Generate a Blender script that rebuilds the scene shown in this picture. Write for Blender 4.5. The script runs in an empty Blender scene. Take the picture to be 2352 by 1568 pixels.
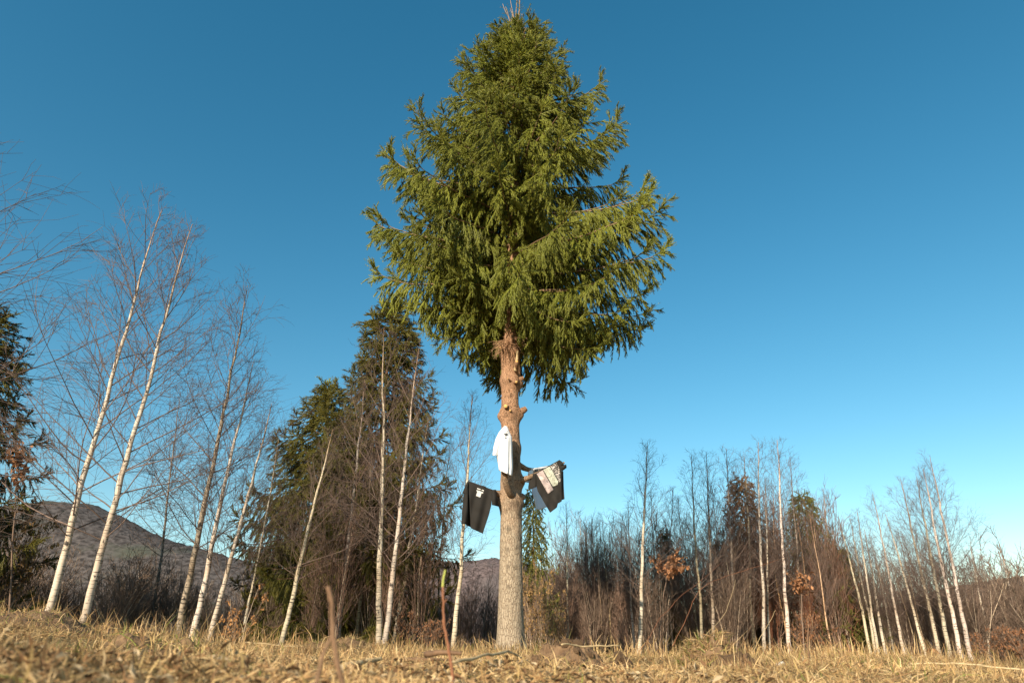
import bpy, math, random
import numpy as np
from mathutils import Vector, Matrix

R = math.radians
rng = np.random.default_rng(7)
random.seed(7)
scene = bpy.context.scene
COL = scene.collection

# ------------------------------------------------------------------ camera
PITCH = R(25.0)
CAMZ = 0.30
FPX = 1535.0                       # focal length in pixels of a 2352 wide picture
cam_d = bpy.data.cameras.new('camera')
cam_d.sensor_width = 36.0
cam_d.lens = FPX / 2352.0 * 36.0
cam_d.clip_start = 0.02
cam_d.clip_end = 20000
cam_d.dof.use_dof = True
cam_d.dof.focus_distance = 10.5
cam_d.dof.aperture_fstop = 4.0
cam = bpy.data.objects.new('camera', cam_d)
COL.objects.link(cam)
cam.location = (0, 0, CAMZ)
cam.rotation_euler = (R(90) + PITCH, 0, 0)
scene.camera = cam

# ------------------------------------------------------------------ sky and sun
SUN_AZ = R(26)                     # light travels to the right of the view direction
SUN_EL = R(25)
world = bpy.data.worlds.new('World')
scene.world = world
world.use_nodes = True
wn = world.node_tree.nodes; wl = world.node_tree.links
wn.clear()
sky = wn.new('ShaderNodeTexSky')
sky.sky_type = 'NISHITA'
sky.sun_disc = False
sky.sun_elevation = SUN_EL
sky.sun_rotation = R(180) + SUN_AZ
sky.altitude = 900
sky.air_density = 1.25
sky.dust_density = 0.3
sky.ozone_density = 1.0
bg = wn.new('ShaderNodeBackground')
bg.inputs['Strength'].default_value = 0.086
wo = wn.new('ShaderNodeOutputWorld')
hs = wn.new('ShaderNodeHueSaturation')         # the film's cyan leaning blue, over the whole sky
hs.inputs['Hue'].default_value = 0.481
hs.inputs['Saturation'].default_value = 1.42
wl.new(sky.outputs[0], hs.inputs['Color'])
wl.new(hs.outputs[0], bg.inputs['Color'])
wl.new(bg.outputs[0], wo.inputs['Surface'])

sun_d = bpy.data.lights.new('sun', 'SUN')
sun_d.energy = 5.0
sun_d.angle = R(0.55)
sun_d.color = (1.0, 0.86, 0.66)
sun = bpy.data.objects.new('sun', sun_d)
COL.objects.link(sun)
light_dir = Vector((math.sin(SUN_AZ) * math.cos(SUN_EL), math.cos(SUN_AZ) * math.cos(SUN_EL), -math.sin(SUN_EL)))
sun.rotation_euler = light_dir.to_track_quat('-Z', 'Y').to_euler()
sun.location = (-8, -10, 12)

vs = scene.view_settings
vs.view_transform = 'Standard'
vs.look = 'None'
vs.exposure = 0.85
vs.gamma = 1.0
vs.use_curve_mapping = False
scene.cycles.max_bounces = 6
scene.cycles.transparent_max_bounces = 4

# ------------------------------------------------------------------ pixel to place
CP, SP = math.cos(PITCH), math.sin(PITCH)
def at(px, py, Y):
    u = (px - 1176.0) / FPX; v = (784.0 - py) / FPX
    f = CP - v * SP; z = SP + v * CP
    return np.array([u / f * Y, Y, CAMZ + z / f * Y])
def at_arr(px, py, Y):
    u = (px - 1176.0) / FPX; v = (784.0 - py) / FPX
    f = CP - v * SP; z = SP + v * CP
    return np.stack([u / f * Y, Y + 0 * px, CAMZ + z / f * Y], -1)

# ------------------------------------------------------------------ noise
_lat = rng.random((256, 256))
def vnoise(x, y):
    x = np.asarray(x, float); y = np.asarray(y, float)
    xi = np.floor(x).astype(int); yi = np.floor(y).astype(int)
    fx = x - xi; fy = y - yi
    fx = fx * fx * (3 - 2 * fx); fy = fy * fy * (3 - 2 * fy)
    a = _lat[xi % 256, yi % 256]; b = _lat[(xi + 1) % 256, yi % 256]
    c = _lat[xi % 256, (yi + 1) % 256]; d = _lat[(xi + 1) % 256, (yi + 1) % 256]
    return (a * (1 - fx) + b * fx) * (1 - fy) + (c * (1 - fx) + d * fx) * fy - 0.5
def fbm(x, y, n=4):
    s = 0; a = 1.0
    for i in range(n):
        s = s + a * vnoise(x * 2 ** i + 17.3 * i, y * 2 ** i + 5.1 * i); a *= 0.5
    return s

# ------------------------------------------------------------------ ground height
EA = np.array([-3, -1.2, -.709, -.644, -.595, -.444, -.32, -.183, -.05, 0.06, .193, .37, .545, .606, .69, 1.2, 3])
EV = np.array([.01, .034, .037, .035, .023, .013, .008, .008, .003, .002, -.005, -.004, -.004, -.009, -.018, -.03, -.02])
CY = np.array([-50, -2, 0, .7, 1.5, 3, 6, 10, 14, 28])
CV = np.array([.30, .28, .24, .15, .098, .082, .062, .035, .022, .02])
def ground_z(x, y, bumps=True):
    x = np.asarray(x, float); y = np.asarray(y, float)
    yy = np.clip(y, 1.0, 40.0)
    a = x / yy
    e = np.interp(a, EA, EV)
    h = CAMZ + yy * e - np.interp(y, CY, CV)
    if bumps:
        k = np.clip((y - .3) / 1.5, .25, 1) * np.clip(1.4 - y / 40, .2, 1)
        h = h + k * (.05 * fbm(x * .9 + 3, y * .9 + 8, 3) + .040 * fbm(x * 3.6, y * 3.6, 3))
        left = np.clip((-a - .15) / .3, 0, 1) * np.clip((y - .7) / 1.5, 0, 1) * np.clip(2 - y / 8, 0, 1)
        h = h + left * .10 * fbm(x * 1.7 + 31, y * 1.7 + 9, 2)
        near = np.clip((-a - .02) / .35, 0, 1) * np.exp(-((y - 1.15) / .5) ** 2)
        h = h + near * (.045 + .05 * fbm(x * 5.3 + 2, y * 5.3 + 6, 3))
    far = np.clip(y - 28, 0, 80)
    h = h - far * .10 - np.clip(y - 108, 0, 600) * .05
    return h
def gz(x, y): return float(ground_z(np.array([x]), np.array([y]))[0])

# ------------------------------------------------------------------ mesh helpers
def mesh_np(name, V, tris=None, quads=None, col=None, smooth=False, mats=()):
    V = np.asarray(V, np.float32).reshape(-1, 3)
    me = bpy.data.meshes.new(name)
    me.vertices.add(len(V)); me.vertices.foreach_set('co', V.ravel())
    li = []; ls = []; off = 0
    if quads is not None and len(quads):
        q = np.asarray(quads, np.int32).reshape(-1, 4)
        li.append(q.ravel()); ls.append(off + 4 * np.arange(len(q), dtype=np.int32)); off += q.size
    if tris is not None and len(tris):
        t = np.asarray(tris, np.int32).reshape(-1, 3)
        li.append(t.ravel()); ls.append(off + 3 * np.arange(len(t), dtype=np.int32)); off += t.size
    li = np.concatenate(li); ls = np.concatenate(ls)
    me.loops.add(len(li)); me.loops.foreach_set('vertex_index', li)
    me.polygons.add(len(ls)); me.polygons.foreach_set('loop_start', ls)
    if smooth: me.polygons.foreach_set('use_smooth', np.ones(len(ls), bool))
    me.update(calc_edges=True)
    if col is not None:
        ca = me.color_attributes.new('Col', 'FLOAT_COLOR', 'POINT')
        c4 = np.ones((len(V), 4), np.float32); c4[:, :3] = col
        ca.data.foreach_set('color', c4.ravel())
    for m in mats: me.materials.append(m)
    return me

class Geo:
    def __init__(s): s.V = []; s.T = []; s.Q = []; s.C = []; s.n = 0
    def add(s, V, T=None, Q=None, C=None):
        V = np.asarray(V, float).reshape(-1, 3)
        if T is not None and len(T): s.T.append(np.asarray(T).reshape(-1, 3) + s.n)
        if Q is not None and len(Q): s.Q.append(np.asarray(Q).reshape(-1, 4) + s.n)
        s.V.append(V)
        if C is not None: s.C.append(np.broadcast_to(np.asarray(C, float), V.shape))
        s.n += len(V)
    def mesh(s, name, mats, smooth=False):
        return mesh_np(name, np.concatenate(s.V), np.concatenate(s.T) if s.T else None,
                       np.concatenate(s.Q) if s.Q else None, np.concatenate(s.C) if s.C else None, smooth, mats)

def nrm(v): return v / np.maximum(np.linalg.norm(v, axis=-1, keepdims=True), 1e-9)
def tubes(P, Rr, S, cap=False):
    """P (M,K,3) paths, Rr (M,K) radii -> verts, quads"""
    P = np.asarray(P, float); M, K, _ = P.shape
    T = nrm(np.gradient(P, axis=1))
    e = np.where(np.abs(T[:, :1, 2:3]) < .85, np.array([0, 0, 1.]), np.array([1., 0, 0]))
    U = nrm(np.cross(T, np.broadcast_to(e, T.shape))); W = np.cross(T, U)
    th = np.arange(S) * 2 * math.pi / S
    V = P[:, :, None] + Rr[:, :, None, None] * (np.cos(th)[:, None] * U[:, :, None] + np.sin(th)[:, None] * W[:, :, None])
    idx = np.arange(M * K * S).reshape(M, K, S)
    a = idx[:, :-1]; b = idx[:, 1:]
    Q = np.stack([a, np.roll(a, -1, 2), np.roll(b, -1, 2), b], -1).reshape(-1, 4)
    return V.reshape(-1, 3), Q
def grow(start, d, L, K, bend, jit, rg):
    """integrate curved paths; bend (3,) or (M,3) is added to the direction along the way"""
    M = len(start); P = np.zeros((M, K, 3)); P[:, 0] = start; d = nrm(d)
    st = (L / (K - 1))[:, None]
    for k in range(1, K):
        d = nrm(d + bend / (K - 1) + rg.normal(0, jit, (M, 3)))
        P[:, k] = P[:, k - 1] + d * st
    return P
def sample(P, i, s):
    K = P.shape[1]; f = np.clip(s, 0, .9999) * (K - 1); k = f.astype(int); w = (f - k)[:, None]
    a = P[i, k]; b = P[i, k + 1]
    return a * (1 - w) + b * w, nrm(b - a)
def rperp(T, rg):
    r = rg.normal(0, 1, T.shape); return nrm(r - (r * T).sum(-1, keepdims=True) * T)

def obj(name, me, parent=None, loc=None, rot=None, scl=None):
    o = bpy.data.objects.new(name, me); COL.objects.link(o)
    if parent is not None: o.parent = parent
    if loc is not None: o.location = loc
    if rot is not None: o.rotation_euler = rot
    if scl is not None: o.scale = scl
    return o
def tag(o, label=None, cat=None, group=None, kind=None):
    if label: o['label'] = label
    if cat: o['category'] = cat
    if group: o['group'] = group
    if kind: o['kind'] = kind
    return o

# ------------------------------------------------------------------ materials
def mat(name, rough=.8, spec=.2):
    m = bpy.data.materials.new(name); m.use_nodes = True
    n = m.node_tree.nodes; b = n['Principled BSDF']
    b.inputs['Roughness'].default_value = rough
    b.inputs['Specular IOR Level'].default_value = spec
    return m, n, m.node_tree.links, b
def ramp(n, stops):
    r = n.new('ShaderNodeValToRGB'); el = r.color_ramp.elements
    while len(el) < len(stops): el.new(.5)
    for e, (p, c) in zip(el, stops):
        e.position = p; e.color = (*c, 1) if len(c) == 3 else c
    return r
def noise(n, l, scale, detail=4, vec=None, rough=.55):
    t = n.new('ShaderNodeTexNoise'); t.inputs['Scale'].default_value = scale
    t.inputs['Detail'].default_value = detail; t.inputs['Roughness'].default_value = rough
    if vec is not None: l.new(vec, t.inputs['Vector'])
    return t
def mapping(n, l, scale, src='Object'):
    tc = n.new('ShaderNodeTexCoord'); mp = n.new('ShaderNodeMapping')
    mp.inputs['Scale'].default_value = scale; l.new(tc.outputs[src], mp.inputs['Vector'])
    return mp.outputs[0]
def mixc(n, l, fac, a, b, mode='MIX'):
    m = n.new('ShaderNodeMix'); m.data_type = 'RGBA'; m.blend_type = mode
    for k, v in ((0, fac), (6, a), (7, b)):
        if hasattr(v, 'links') or hasattr(v, 'is_linked'): l.new(v, m.inputs[k])
        elif isinstance(v, (int, float)): m.inputs[k].default_value = v
        else: m.inputs[k].default_value = (*v, 1)
    return m.outputs[2]
def bump(n, l, b, h, strength=.5, dist=.02):
    bp = n.new('ShaderNodeBump'); bp.inputs['Strength'].default_value = strength
    bp.inputs['Distance'].default_value = dist
    l.new(h, bp.inputs['Height']); l.new(bp.outputs[0], b.inputs['Normal'])

def attr_mat(name, rough=.7, spec=.2, trans=0.0, var=.35):
    """colour from the vertex attribute, varied a little per object"""
    m, n, l, b = mat(name, rough, spec)
    a = n.new('ShaderNodeAttribute'); a.attribute_name = 'Col'
    oi = n.new('ShaderNodeObjectInfo')
    hs = n.new('ShaderNodeHueSaturation')
    mr = n.new('ShaderNodeMapRange'); mr.inputs[3].default_value = 1 - var; mr.inputs[4].default_value = 1 + var
    l.new(oi.outputs['Random'], mr.inputs[0]); l.new(mr.outputs[0], hs.inputs['Value'])
    l.new(mixc(n, l, 1.0, a.outputs['Color'], oi.outputs['Color'], 'MULTIPLY'), hs.inputs['Color'])
    l.new(hs.outputs[0], b.inputs['Base Color'])
    if trans > 0:
        tr = n.new('ShaderNodeBsdfTranslucent'); l.new(hs.outputs[0], tr.inputs['Color'])
        ms = n.new('ShaderNodeMixShader'); ms.inputs[0].default_value = trans
        l.new(b.outputs[0], ms.inputs[1]); l.new(tr.outputs[0], ms.inputs[2])
        l.new(ms.outputs[0], n['Material Output'].inputs['Surface'])
    return m
M_needle = attr_mat('spruce_needles', .5, .35, .06, .22)
M_grass = attr_mat('dry_grass', .7, .2, .25, 0)
M_twig = attr_mat('twigs', .75, .2, 0, .25)
M_leaf = attr_mat('dead_leaves', .7, .2, .3, .2)

def make_birch_bark():
    m, n, l, b = mat('birch_bark', .65, .25)
    v = mapping(n, l, (5, 5, 55)); v2 = mapping(n, l, (14, 14, 8)); v3 = mapping(n, l, (3, 3, 1.2))
    n1 = noise(n, l, 1.0, 3, v); r1 = ramp(n, [(.56, (0, 0, 0)), (.62, (1, 1, 1))]); l.new(n1.outputs[0], r1.inputs[0])
    n2 = noise(n, l, 1.0, 5, v2); r2 = ramp(n, [(.60, (0, 0, 0)), (.66, (1, 1, 1))]); l.new(n2.outputs[0], r2.inputs[0])
    n3 = noise(n, l, 1.0, 4, v3)
    base = ramp(n, [(.3, (.40, .31, .22)), (.5, (.58, .51, .42)), (.7, (.70, .66, .59))]); l.new(n3.outputs[0], base.inputs[0])
    c = mixc(n, l, r1.outputs[0], base.outputs[0], (.10, .08, .065))
    c = mixc(n, l, r2.outputs[0], c, (.05, .042, .036))
    a = n.new('ShaderNodeAttribute'); a.attribute_name = 'Col'
    c = mixc(n, l, 1.0, c, a.outputs['Color'], 'MULTIPLY')
    l.new(c, b.inputs['Base Color'])
    bump(n, l, b, n1.outputs[0], .3, .01)
    return m
M_birch = make_birch_bark()

def make_spruce_bark():
    m, n, l, b = mat('spruce_bark', .85, .15)
    v = mapping(n, l, (1, 1, .30)); v1 = mapping(n, l, (1, 1, 1))
    vo = n.new('ShaderNodeTexVoronoi'); vo.feature = 'DISTANCE_TO_EDGE'; vo.inputs['Scale'].default_value = 34
    wv = noise(n, l, 9, 3, v)
    va = n.new('ShaderNodeVectorMath'); va.operation = 'MULTIPLY_ADD'
    va.inputs[1].default_value = (.10, .10, .10)
    l.new(wv.outputs['Color'], va.inputs[0]); l.new(v, va.inputs[2]); l.new(va.outputs[0], vo.inputs['Vector'])
    crack = ramp(n, [(0, (0, 0, 0)), (.10, (1, 1, 1))]); l.new(vo.outputs['Distance'], crack.inputs[0])
    fine = noise(n, l, 60, 5, v1); mid = noise(n, l, 7, 4, v1)
    # grey beige scaly bark below, smoother orange brown bark higher up the stem
    sx = n.new('ShaderNodeSeparateXYZ'); tc = n.new('ShaderNodeTexCoord'); l.new(tc.outputs['Object'], sx.inputs[0])
    ad = n.new('ShaderNodeMath'); ad.operation = 'MULTIPLY_ADD'; ad.inputs[1].default_value = 1.6
    l.new(mid.outputs[0], ad.inputs[0]); l.new(sx.outputs['Z'], ad.inputs[2])
    mr = n.new('ShaderNodeMapRange'); mr.inputs[1].default_value = 2.2; mr.inputs[2].default_value = 4.2
    l.new(ad.outputs[0], mr.inputs[0])
    lo = ramp(n, [(.3, (.25, .195, .14)), (.52, (.335, .27, .195)), (.75, (.41, .34, .255))]); l.new(fine.outputs[0], lo.inputs[0])
    hi = ramp(n, [(.32, (.19, .095, .055)), (.5, (.34, .195, .115)), (.72, (.45, .28, .18))]); l.new(fine.outputs[0], hi.inputs[0])
    c = mixc(n, l, mr.outputs[0], lo.outputs[0], hi.outputs[0])
    sp = noise(n, l, 26, 2, v1); rs = ramp(n, [(.57, (0, 0, 0)), (.64, (1, 1, 1))]); l.new(sp.outputs[0], rs.inputs[0])
    sm_ = n.new('ShaderNodeMath'); sm_.operation = 'MULTIPLY'
    sa_ = n.new('ShaderNodeMath'); sa_.operation = 'MULTIPLY_ADD'; sa_.inputs[1].default_value = .55; sa_.inputs[2].default_value = .25
    l.new(mr.outputs[0], sa_.inputs[0]); l.new(rs.outputs[0], sm_.inputs[0]); l.new(sa_.outputs[0], sm_.inputs[1])
    c = mixc(n, l, sm_.outputs[0], c, (.12, .07, .04))
    inv = n.new('ShaderNodeMath'); inv.operation = 'MULTIPLY'; inv.inputs[1].default_value = .65
    iv = n.new('ShaderNodeMath'); iv.operation = 'SUBTRACT'; iv.inputs[0].default_value = 1
    l.new(crack.outputs[0], iv.inputs[1]); l.new(iv.outputs[0], inv.inputs[0])
    lowm = n.new('ShaderNodeMath'); lowm.operation = 'MULTIPLY'
    om = n.new('ShaderNodeMath'); om.operation = 'MULTIPLY_ADD'; om.inputs[1].default_value = -.75; om.inputs[2].default_value = 1
    l.new(mr.outputs[0], om.inputs[0]); l.new(inv.outputs[0], lowm.inputs[0]); l.new(om.outputs[0], lowm.inputs[1])
    c = mixc(n, l, lowm.outputs[0], c, (.13, .09, .06))
    a = n.new('ShaderNodeAttribute'); a.attribute_name = 'Col'
    c = mixc(n, l, 1.0, c, a.outputs['Color'], 'MULTIPLY')
    l.new(c, b.inputs['Base Color'])
    h = n.new('ShaderNodeMath'); h.operation = 'MULTIPLY_ADD'; h.inputs[1].default_value = .6
    l.new(crack.outputs[0], h.inputs[0]); l.new(fine.outputs[0], h.inputs[2])
    bump(n, l, b, h.outputs[0], .9, .012)
    return m
M_spruce = make_spruce_bark()

def simple(name, c, c2=None, scale=20, rough=.8, bs=.3, bd=.005, spec=.2):
    m, n, l, b = mat(name, rough, spec)
    v = mapping(n, l, (1, 1, 1)); t = noise(n, l, scale, 5, v)
    c2 = c2 or tuple(x * .75 for x in c)
    r = ramp(n, [(.3, c2), (.7, c)]); l.new(t.outputs[0], r.inputs[0]); l.new(r.outputs[0], b.inputs['Base Color'])
    bump(n, l, b, t.outputs[0], bs, bd)
    return m
def make_cut():
    m, n, l, b = mat('fresh_cut_wood', .75, .2)
    v = mapping(n, l, (1, 1, 1))
    ln = n.new('ShaderNodeVectorMath'); ln.operation = 'LENGTH'; l.new(v, ln.inputs[0])
    mu = n.new('ShaderNodeMath'); mu.operation = 'MULTIPLY'; mu.inputs[1].default_value = 700
    l.new(ln.outputs['Value'], mu.inputs[0])
    sn = n.new('ShaderNodeMath'); sn.operation = 'SINE'; l.new(mu.outputs[0], sn.inputs[0])
    r = ramp(n, [(0, (.52, .29, .10)), (1, (.68, .43, .18))]); l.new(sn.outputs[0], r.inputs[0])
    l.new(r.outputs[0], b.inputs['Base Color'])
    return m
M_cut = make_cut()
M_soil = simple('bare_soil', (.23, .145, .08), (.10, .06, .035), 30, .95, .8, .02)
M_stone = simple('pale_stone', (.62, .58, .52), (.45, .41, .36), 25, .8, .4, .01)
M_stickb = simple('brown_stick', (.22, .13, .075), (.12, .07, .04), 60, .7)
M_stickr = simple('reddish_twig', (.28, .12, .06), (.18, .075, .04), 60, .6)
M_stickp = simple('pale_dry_stick', (.50, .38, .22), (.36, .26, .14), 40, .75)
M_bud = simple('green_bud', (.42, .44, .10), (.30, .32, .08), 60, .6)
def cloth(name, c):
    m, n, l, b = mat(name, .9, .1)
    v = mapping(n, l, (1, 1, 1)); t = noise(n, l, 700, 2, v); t2 = noise(n, l, 9, 3, v)
    r = ramp(n, [(.3, tuple(x * .88 for x in c)), (.7, c)]); l.new(t2.outputs[0], r.inputs[0])
    l.new(r.outputs[0], b.inputs['Base Color'])
    ad = n.new('ShaderNodeMath'); ad.operation = 'MULTIPLY_ADD'; ad.inputs[1].default_value = .15
    l.new(t.outputs[0], ad.inputs[0]); l.new(t2.outputs[0], ad.inputs[2])
    bump(n, l, b, ad.outputs[0], .35, .012)
    b.inputs['Sheen Weight'].default_value = .03
    return m
M_black = cloth('black_cotton', (.024, .022, .020))
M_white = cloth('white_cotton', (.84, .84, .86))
def marble(name, stops, scale):
    m, n, l, b = mat(name, .8, .2)
    v = mapping(n, l, (1, 1, 1)); t = noise(n, l, scale, 3, v); t.inputs['Distortion'].default_value = 2.5
    r = ramp(n, stops); l.new(t.outputs[0], r.inputs[0]); l.new(r.outputs[0], b.inputs['Base Color'])
    return m
M_white2 = cloth('shaded_white_cotton', (.62, .72, .86))  # white cloth with the blue of open shade mixed into its colour
M_p1 = marble('print_pink_marble', [(.3, (.12, .10, .10)), (.45, (.40, .33, .31)), (.55, (.30, .23, .22)), (.7, (.55, .46, .42))], 9)
M_p2 = marble('print_grey_green', [(.3, (.12, .14, .10)), (.5, (.36, .37, .31)), (.7, (.48, .49, .42))], 14)
M_p3 = marble('print_black_white', [(.44, (.03, .03, .03)), (.52, (.06, .055, .05)), (.58, (.55, .50, .46))], 24)
M_pw = simple('print_white', (.75, .74, .72), (.68, .67, .65), 50, .8)
M_pg = simple('print_grey', (.50, .50, .49), (.38, .38, .37), 60, .8)
M_pk = simple('print_dark', (.07, .07, .075), (.035, .035, .04), 60, .8)

# ------------------------------------------------------------------ ground
def make_ground():
    m, n, l, b = mat('meadow_ground', .95, .1)
    v = mapping(n, l, (1, 1, 1))
    a = noise(n, l, .9, 5, v); f = noise(n, l, 45, 5, v); g = noise(n, l, .35, 3, v)
    r = ramp(n, [(.28, (.10, .062, .034)), (.45, (.23, .155, .075)), (.7, (.33, .24, .115))]); l.new(f.outputs[0], r.inputs[0])
    r2 = ramp(n, [(.5, (0, 0, 0)), (.72, (.7, .7, .7))]); l.new(a.outputs[0], r2.inputs[0])
    c = mixc(n, l, r2.outputs[0], r.outputs[0], (.14, .125, .04))
    l.new(c, b.inputs['Base Color']); bump(n, l, b, f.outputs[0], .8, .03)
    def axis(n_, span, lin):
        t = np.linspace(-1, 1, n_); return np.sinh(t * lin) / math.sinh(lin) * span
    xs = axis(221, 6000, 9.3)
    ys = np.concatenate([np.linspace(-40, -1, 14), np.linspace(-.8, 4, 70), np.linspace(4.1, 30, 110), np.geomspace(31, 7000, 60)])
    X, Yg = np.meshgrid(xs, ys)
    Z = ground_z(X, Yg)
    Z = np.where(Yg < -2, np.minimum(Z, .05), Z)
    V = np.stack([X, Yg, Z], -1).reshape(-1, 3)
    ny, nx = X.shape; i = np.arange(ny * nx).reshape(ny, nx)
    Q = np.stack([i[:-1, :-1], i[:-1, 1:], i[1:, 1:], i[1:, :-1]], -1)
    tag(obj('ground', mesh_np('ground', V, None, Q, smooth=True, mats=[m])), 'grassy meadow ground rising to the left', kind='structure')
make_ground()

# ------------------------------------------------------------------ distant hills
def make_hill(name, label, pts, Y, depth, c1, c2, seed):
    m, n, l, b = mat(name + '_woods', .95, .05)
    v = mapping(n, l, (1, 1, 1)); f = noise(n, l, .09, 4, v); g = noise(n, l, .006, 4, v)
    r = ramp(n, [(.35, tuple(x * .35 for x in c1)), (.62, tuple(x * 1.1 for x in c1))]); l.new(f.outputs[0], r.inputs[0])
    rg = ramp(n, [(.52, (0, 0, 0)), (.66, (1, 1, 1))]); l.new(g.outputs[0], rg.inputs[0])
    c = mixc(n, l, rg.outputs[0], r.outputs[0], c2); l.new(c, b.inputs['Base Color'])
    px = np.array([p[0] for p in pts], float); py = np.array([p[1] for p in pts], float)
    P = at_arr(px, py, np.full(len(px), float(Y)))
    nx, ny = 420, 46
    xs = np.linspace(P[0, 0], P[-1, 0], nx); crest = np.interp(xs, P[:, 0], P[:, 2])
    k = np.ones(7) / 7; crest = np.convolve(np.pad(crest, 3, 'edge'), k, 'valid')
    s = np.linspace(0, 1, ny)
    prof = np.where(s < .6, np.sin(s / .6 * math.pi / 2) ** 1.2, np.cos((s - .6) / .4 * math.pi / 2 * .9))
    zb = -45.0
    X = np.broadcast_to(xs, (ny, nx)).copy(); Yy = Y + (s[:, None] - .6) * depth + 0 * X
    Z = zb + (crest[None] - zb) * prof[:, None]
    Z = Z + prof[:, None] * .03 * Y * .12 * fbm(X / (Y * .06) + seed, Yy / (Y * .06), 4)
    Z = Z + prof[:, None] * (Y * .0035) * np.abs(vnoise(X / (Y * .0035), Yy / (Y * .004) + seed)) * 2
    V = np.stack([X, Yy, Z], -1).reshape(-1, 3); i = np.arange(ny * nx).reshape(ny, nx)
    Q = np.stack([i[:-1, :-1], i[:-1, 1:], i[1:, 1:], i[1:, :-1]], -1)
    tag(obj(name, mesh_np(name, V, None, Q, mats=[m])), label, kind='structure')
make_hill('hill', 'dark wooded hill with rounded top behind the left birches',
          [(-700, 1330), (-350, 1240), (0, 1190), (60, 1170), (150, 1161), (215, 1163), (270, 1186), (340, 1225), (420, 1253), (520, 1280), (640, 1310), (800, 1350), (1000, 1420)],
          1500, 900, (.105, .092, .088), (.085, .09, .07), 3)
make_hill('hill', 'low wooded ridge behind the spruce trunk',
          [(500, 1330), (760, 1300), (960, 1286), (1050, 1295), (1130, 1286), (1200, 1296), (1290, 1330), (1400, 1372), (1500, 1400), (1700, 1420), (1900, 1435)],
          2200, 1000, (.15, .115, .112), (.12, .10, .098), 11)
make_hill('hill', 'wooded slope rising behind the birches on the right',
          [(1600, 1440), (1900, 1410), (2050, 1395), (2130, 1370), (2200, 1350), (2300, 1332), (2400, 1318), (2700, 1290), (3200, 1330)],
          900, 700, (.13, .10, .085), (.11, .085, .07), 23)

# ------------------------------------------------------------------ spruce boughs
def needles(p, d, L, n_per, nl, nw, rg, g, base_col, flat=0.0):
    """needles along straight twigs p + d*L, n_per each"""
    M = len(p)
    s = rg.random((M, n_per)); T = np.repeat(d[:, None], n_per, 1)
    pos = p[:, None] + d[:, None] * (L[:, None] * s)[..., None]
    pr = rperp(T, rg)
    dirn = nrm(T * .5 + pr * .85)
    ln = nl * rg.uniform(.7, 1.15, (M, n_per, 1))
    side = nrm(np.cross(dirn, rg.normal(0, 1, dirn.shape)))
    a = pos - side * nw * .5; b = pos + side * nw * .5; c = pos + dirn * ln
    V = np.stack([a, b, c], 2).reshape(-1, 3)
    tone = rg.uniform(.72, 1.22, (M, 1, 1)) * rg.uniform(.85, 1.15, (M, n_per, 1))
    warm = rg.uniform(-.12, .16, (M, 1, 1)) * np.array([1.0, .25, -.6])
    col = base_col * tone * (1 + warm)
    col = np.repeat(col.reshape(-1, 1, 3), 3, 1).reshape(-1, 3)
    g.add(V, np.arange(len(V)).reshape(-1, 3), None, col)

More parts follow.
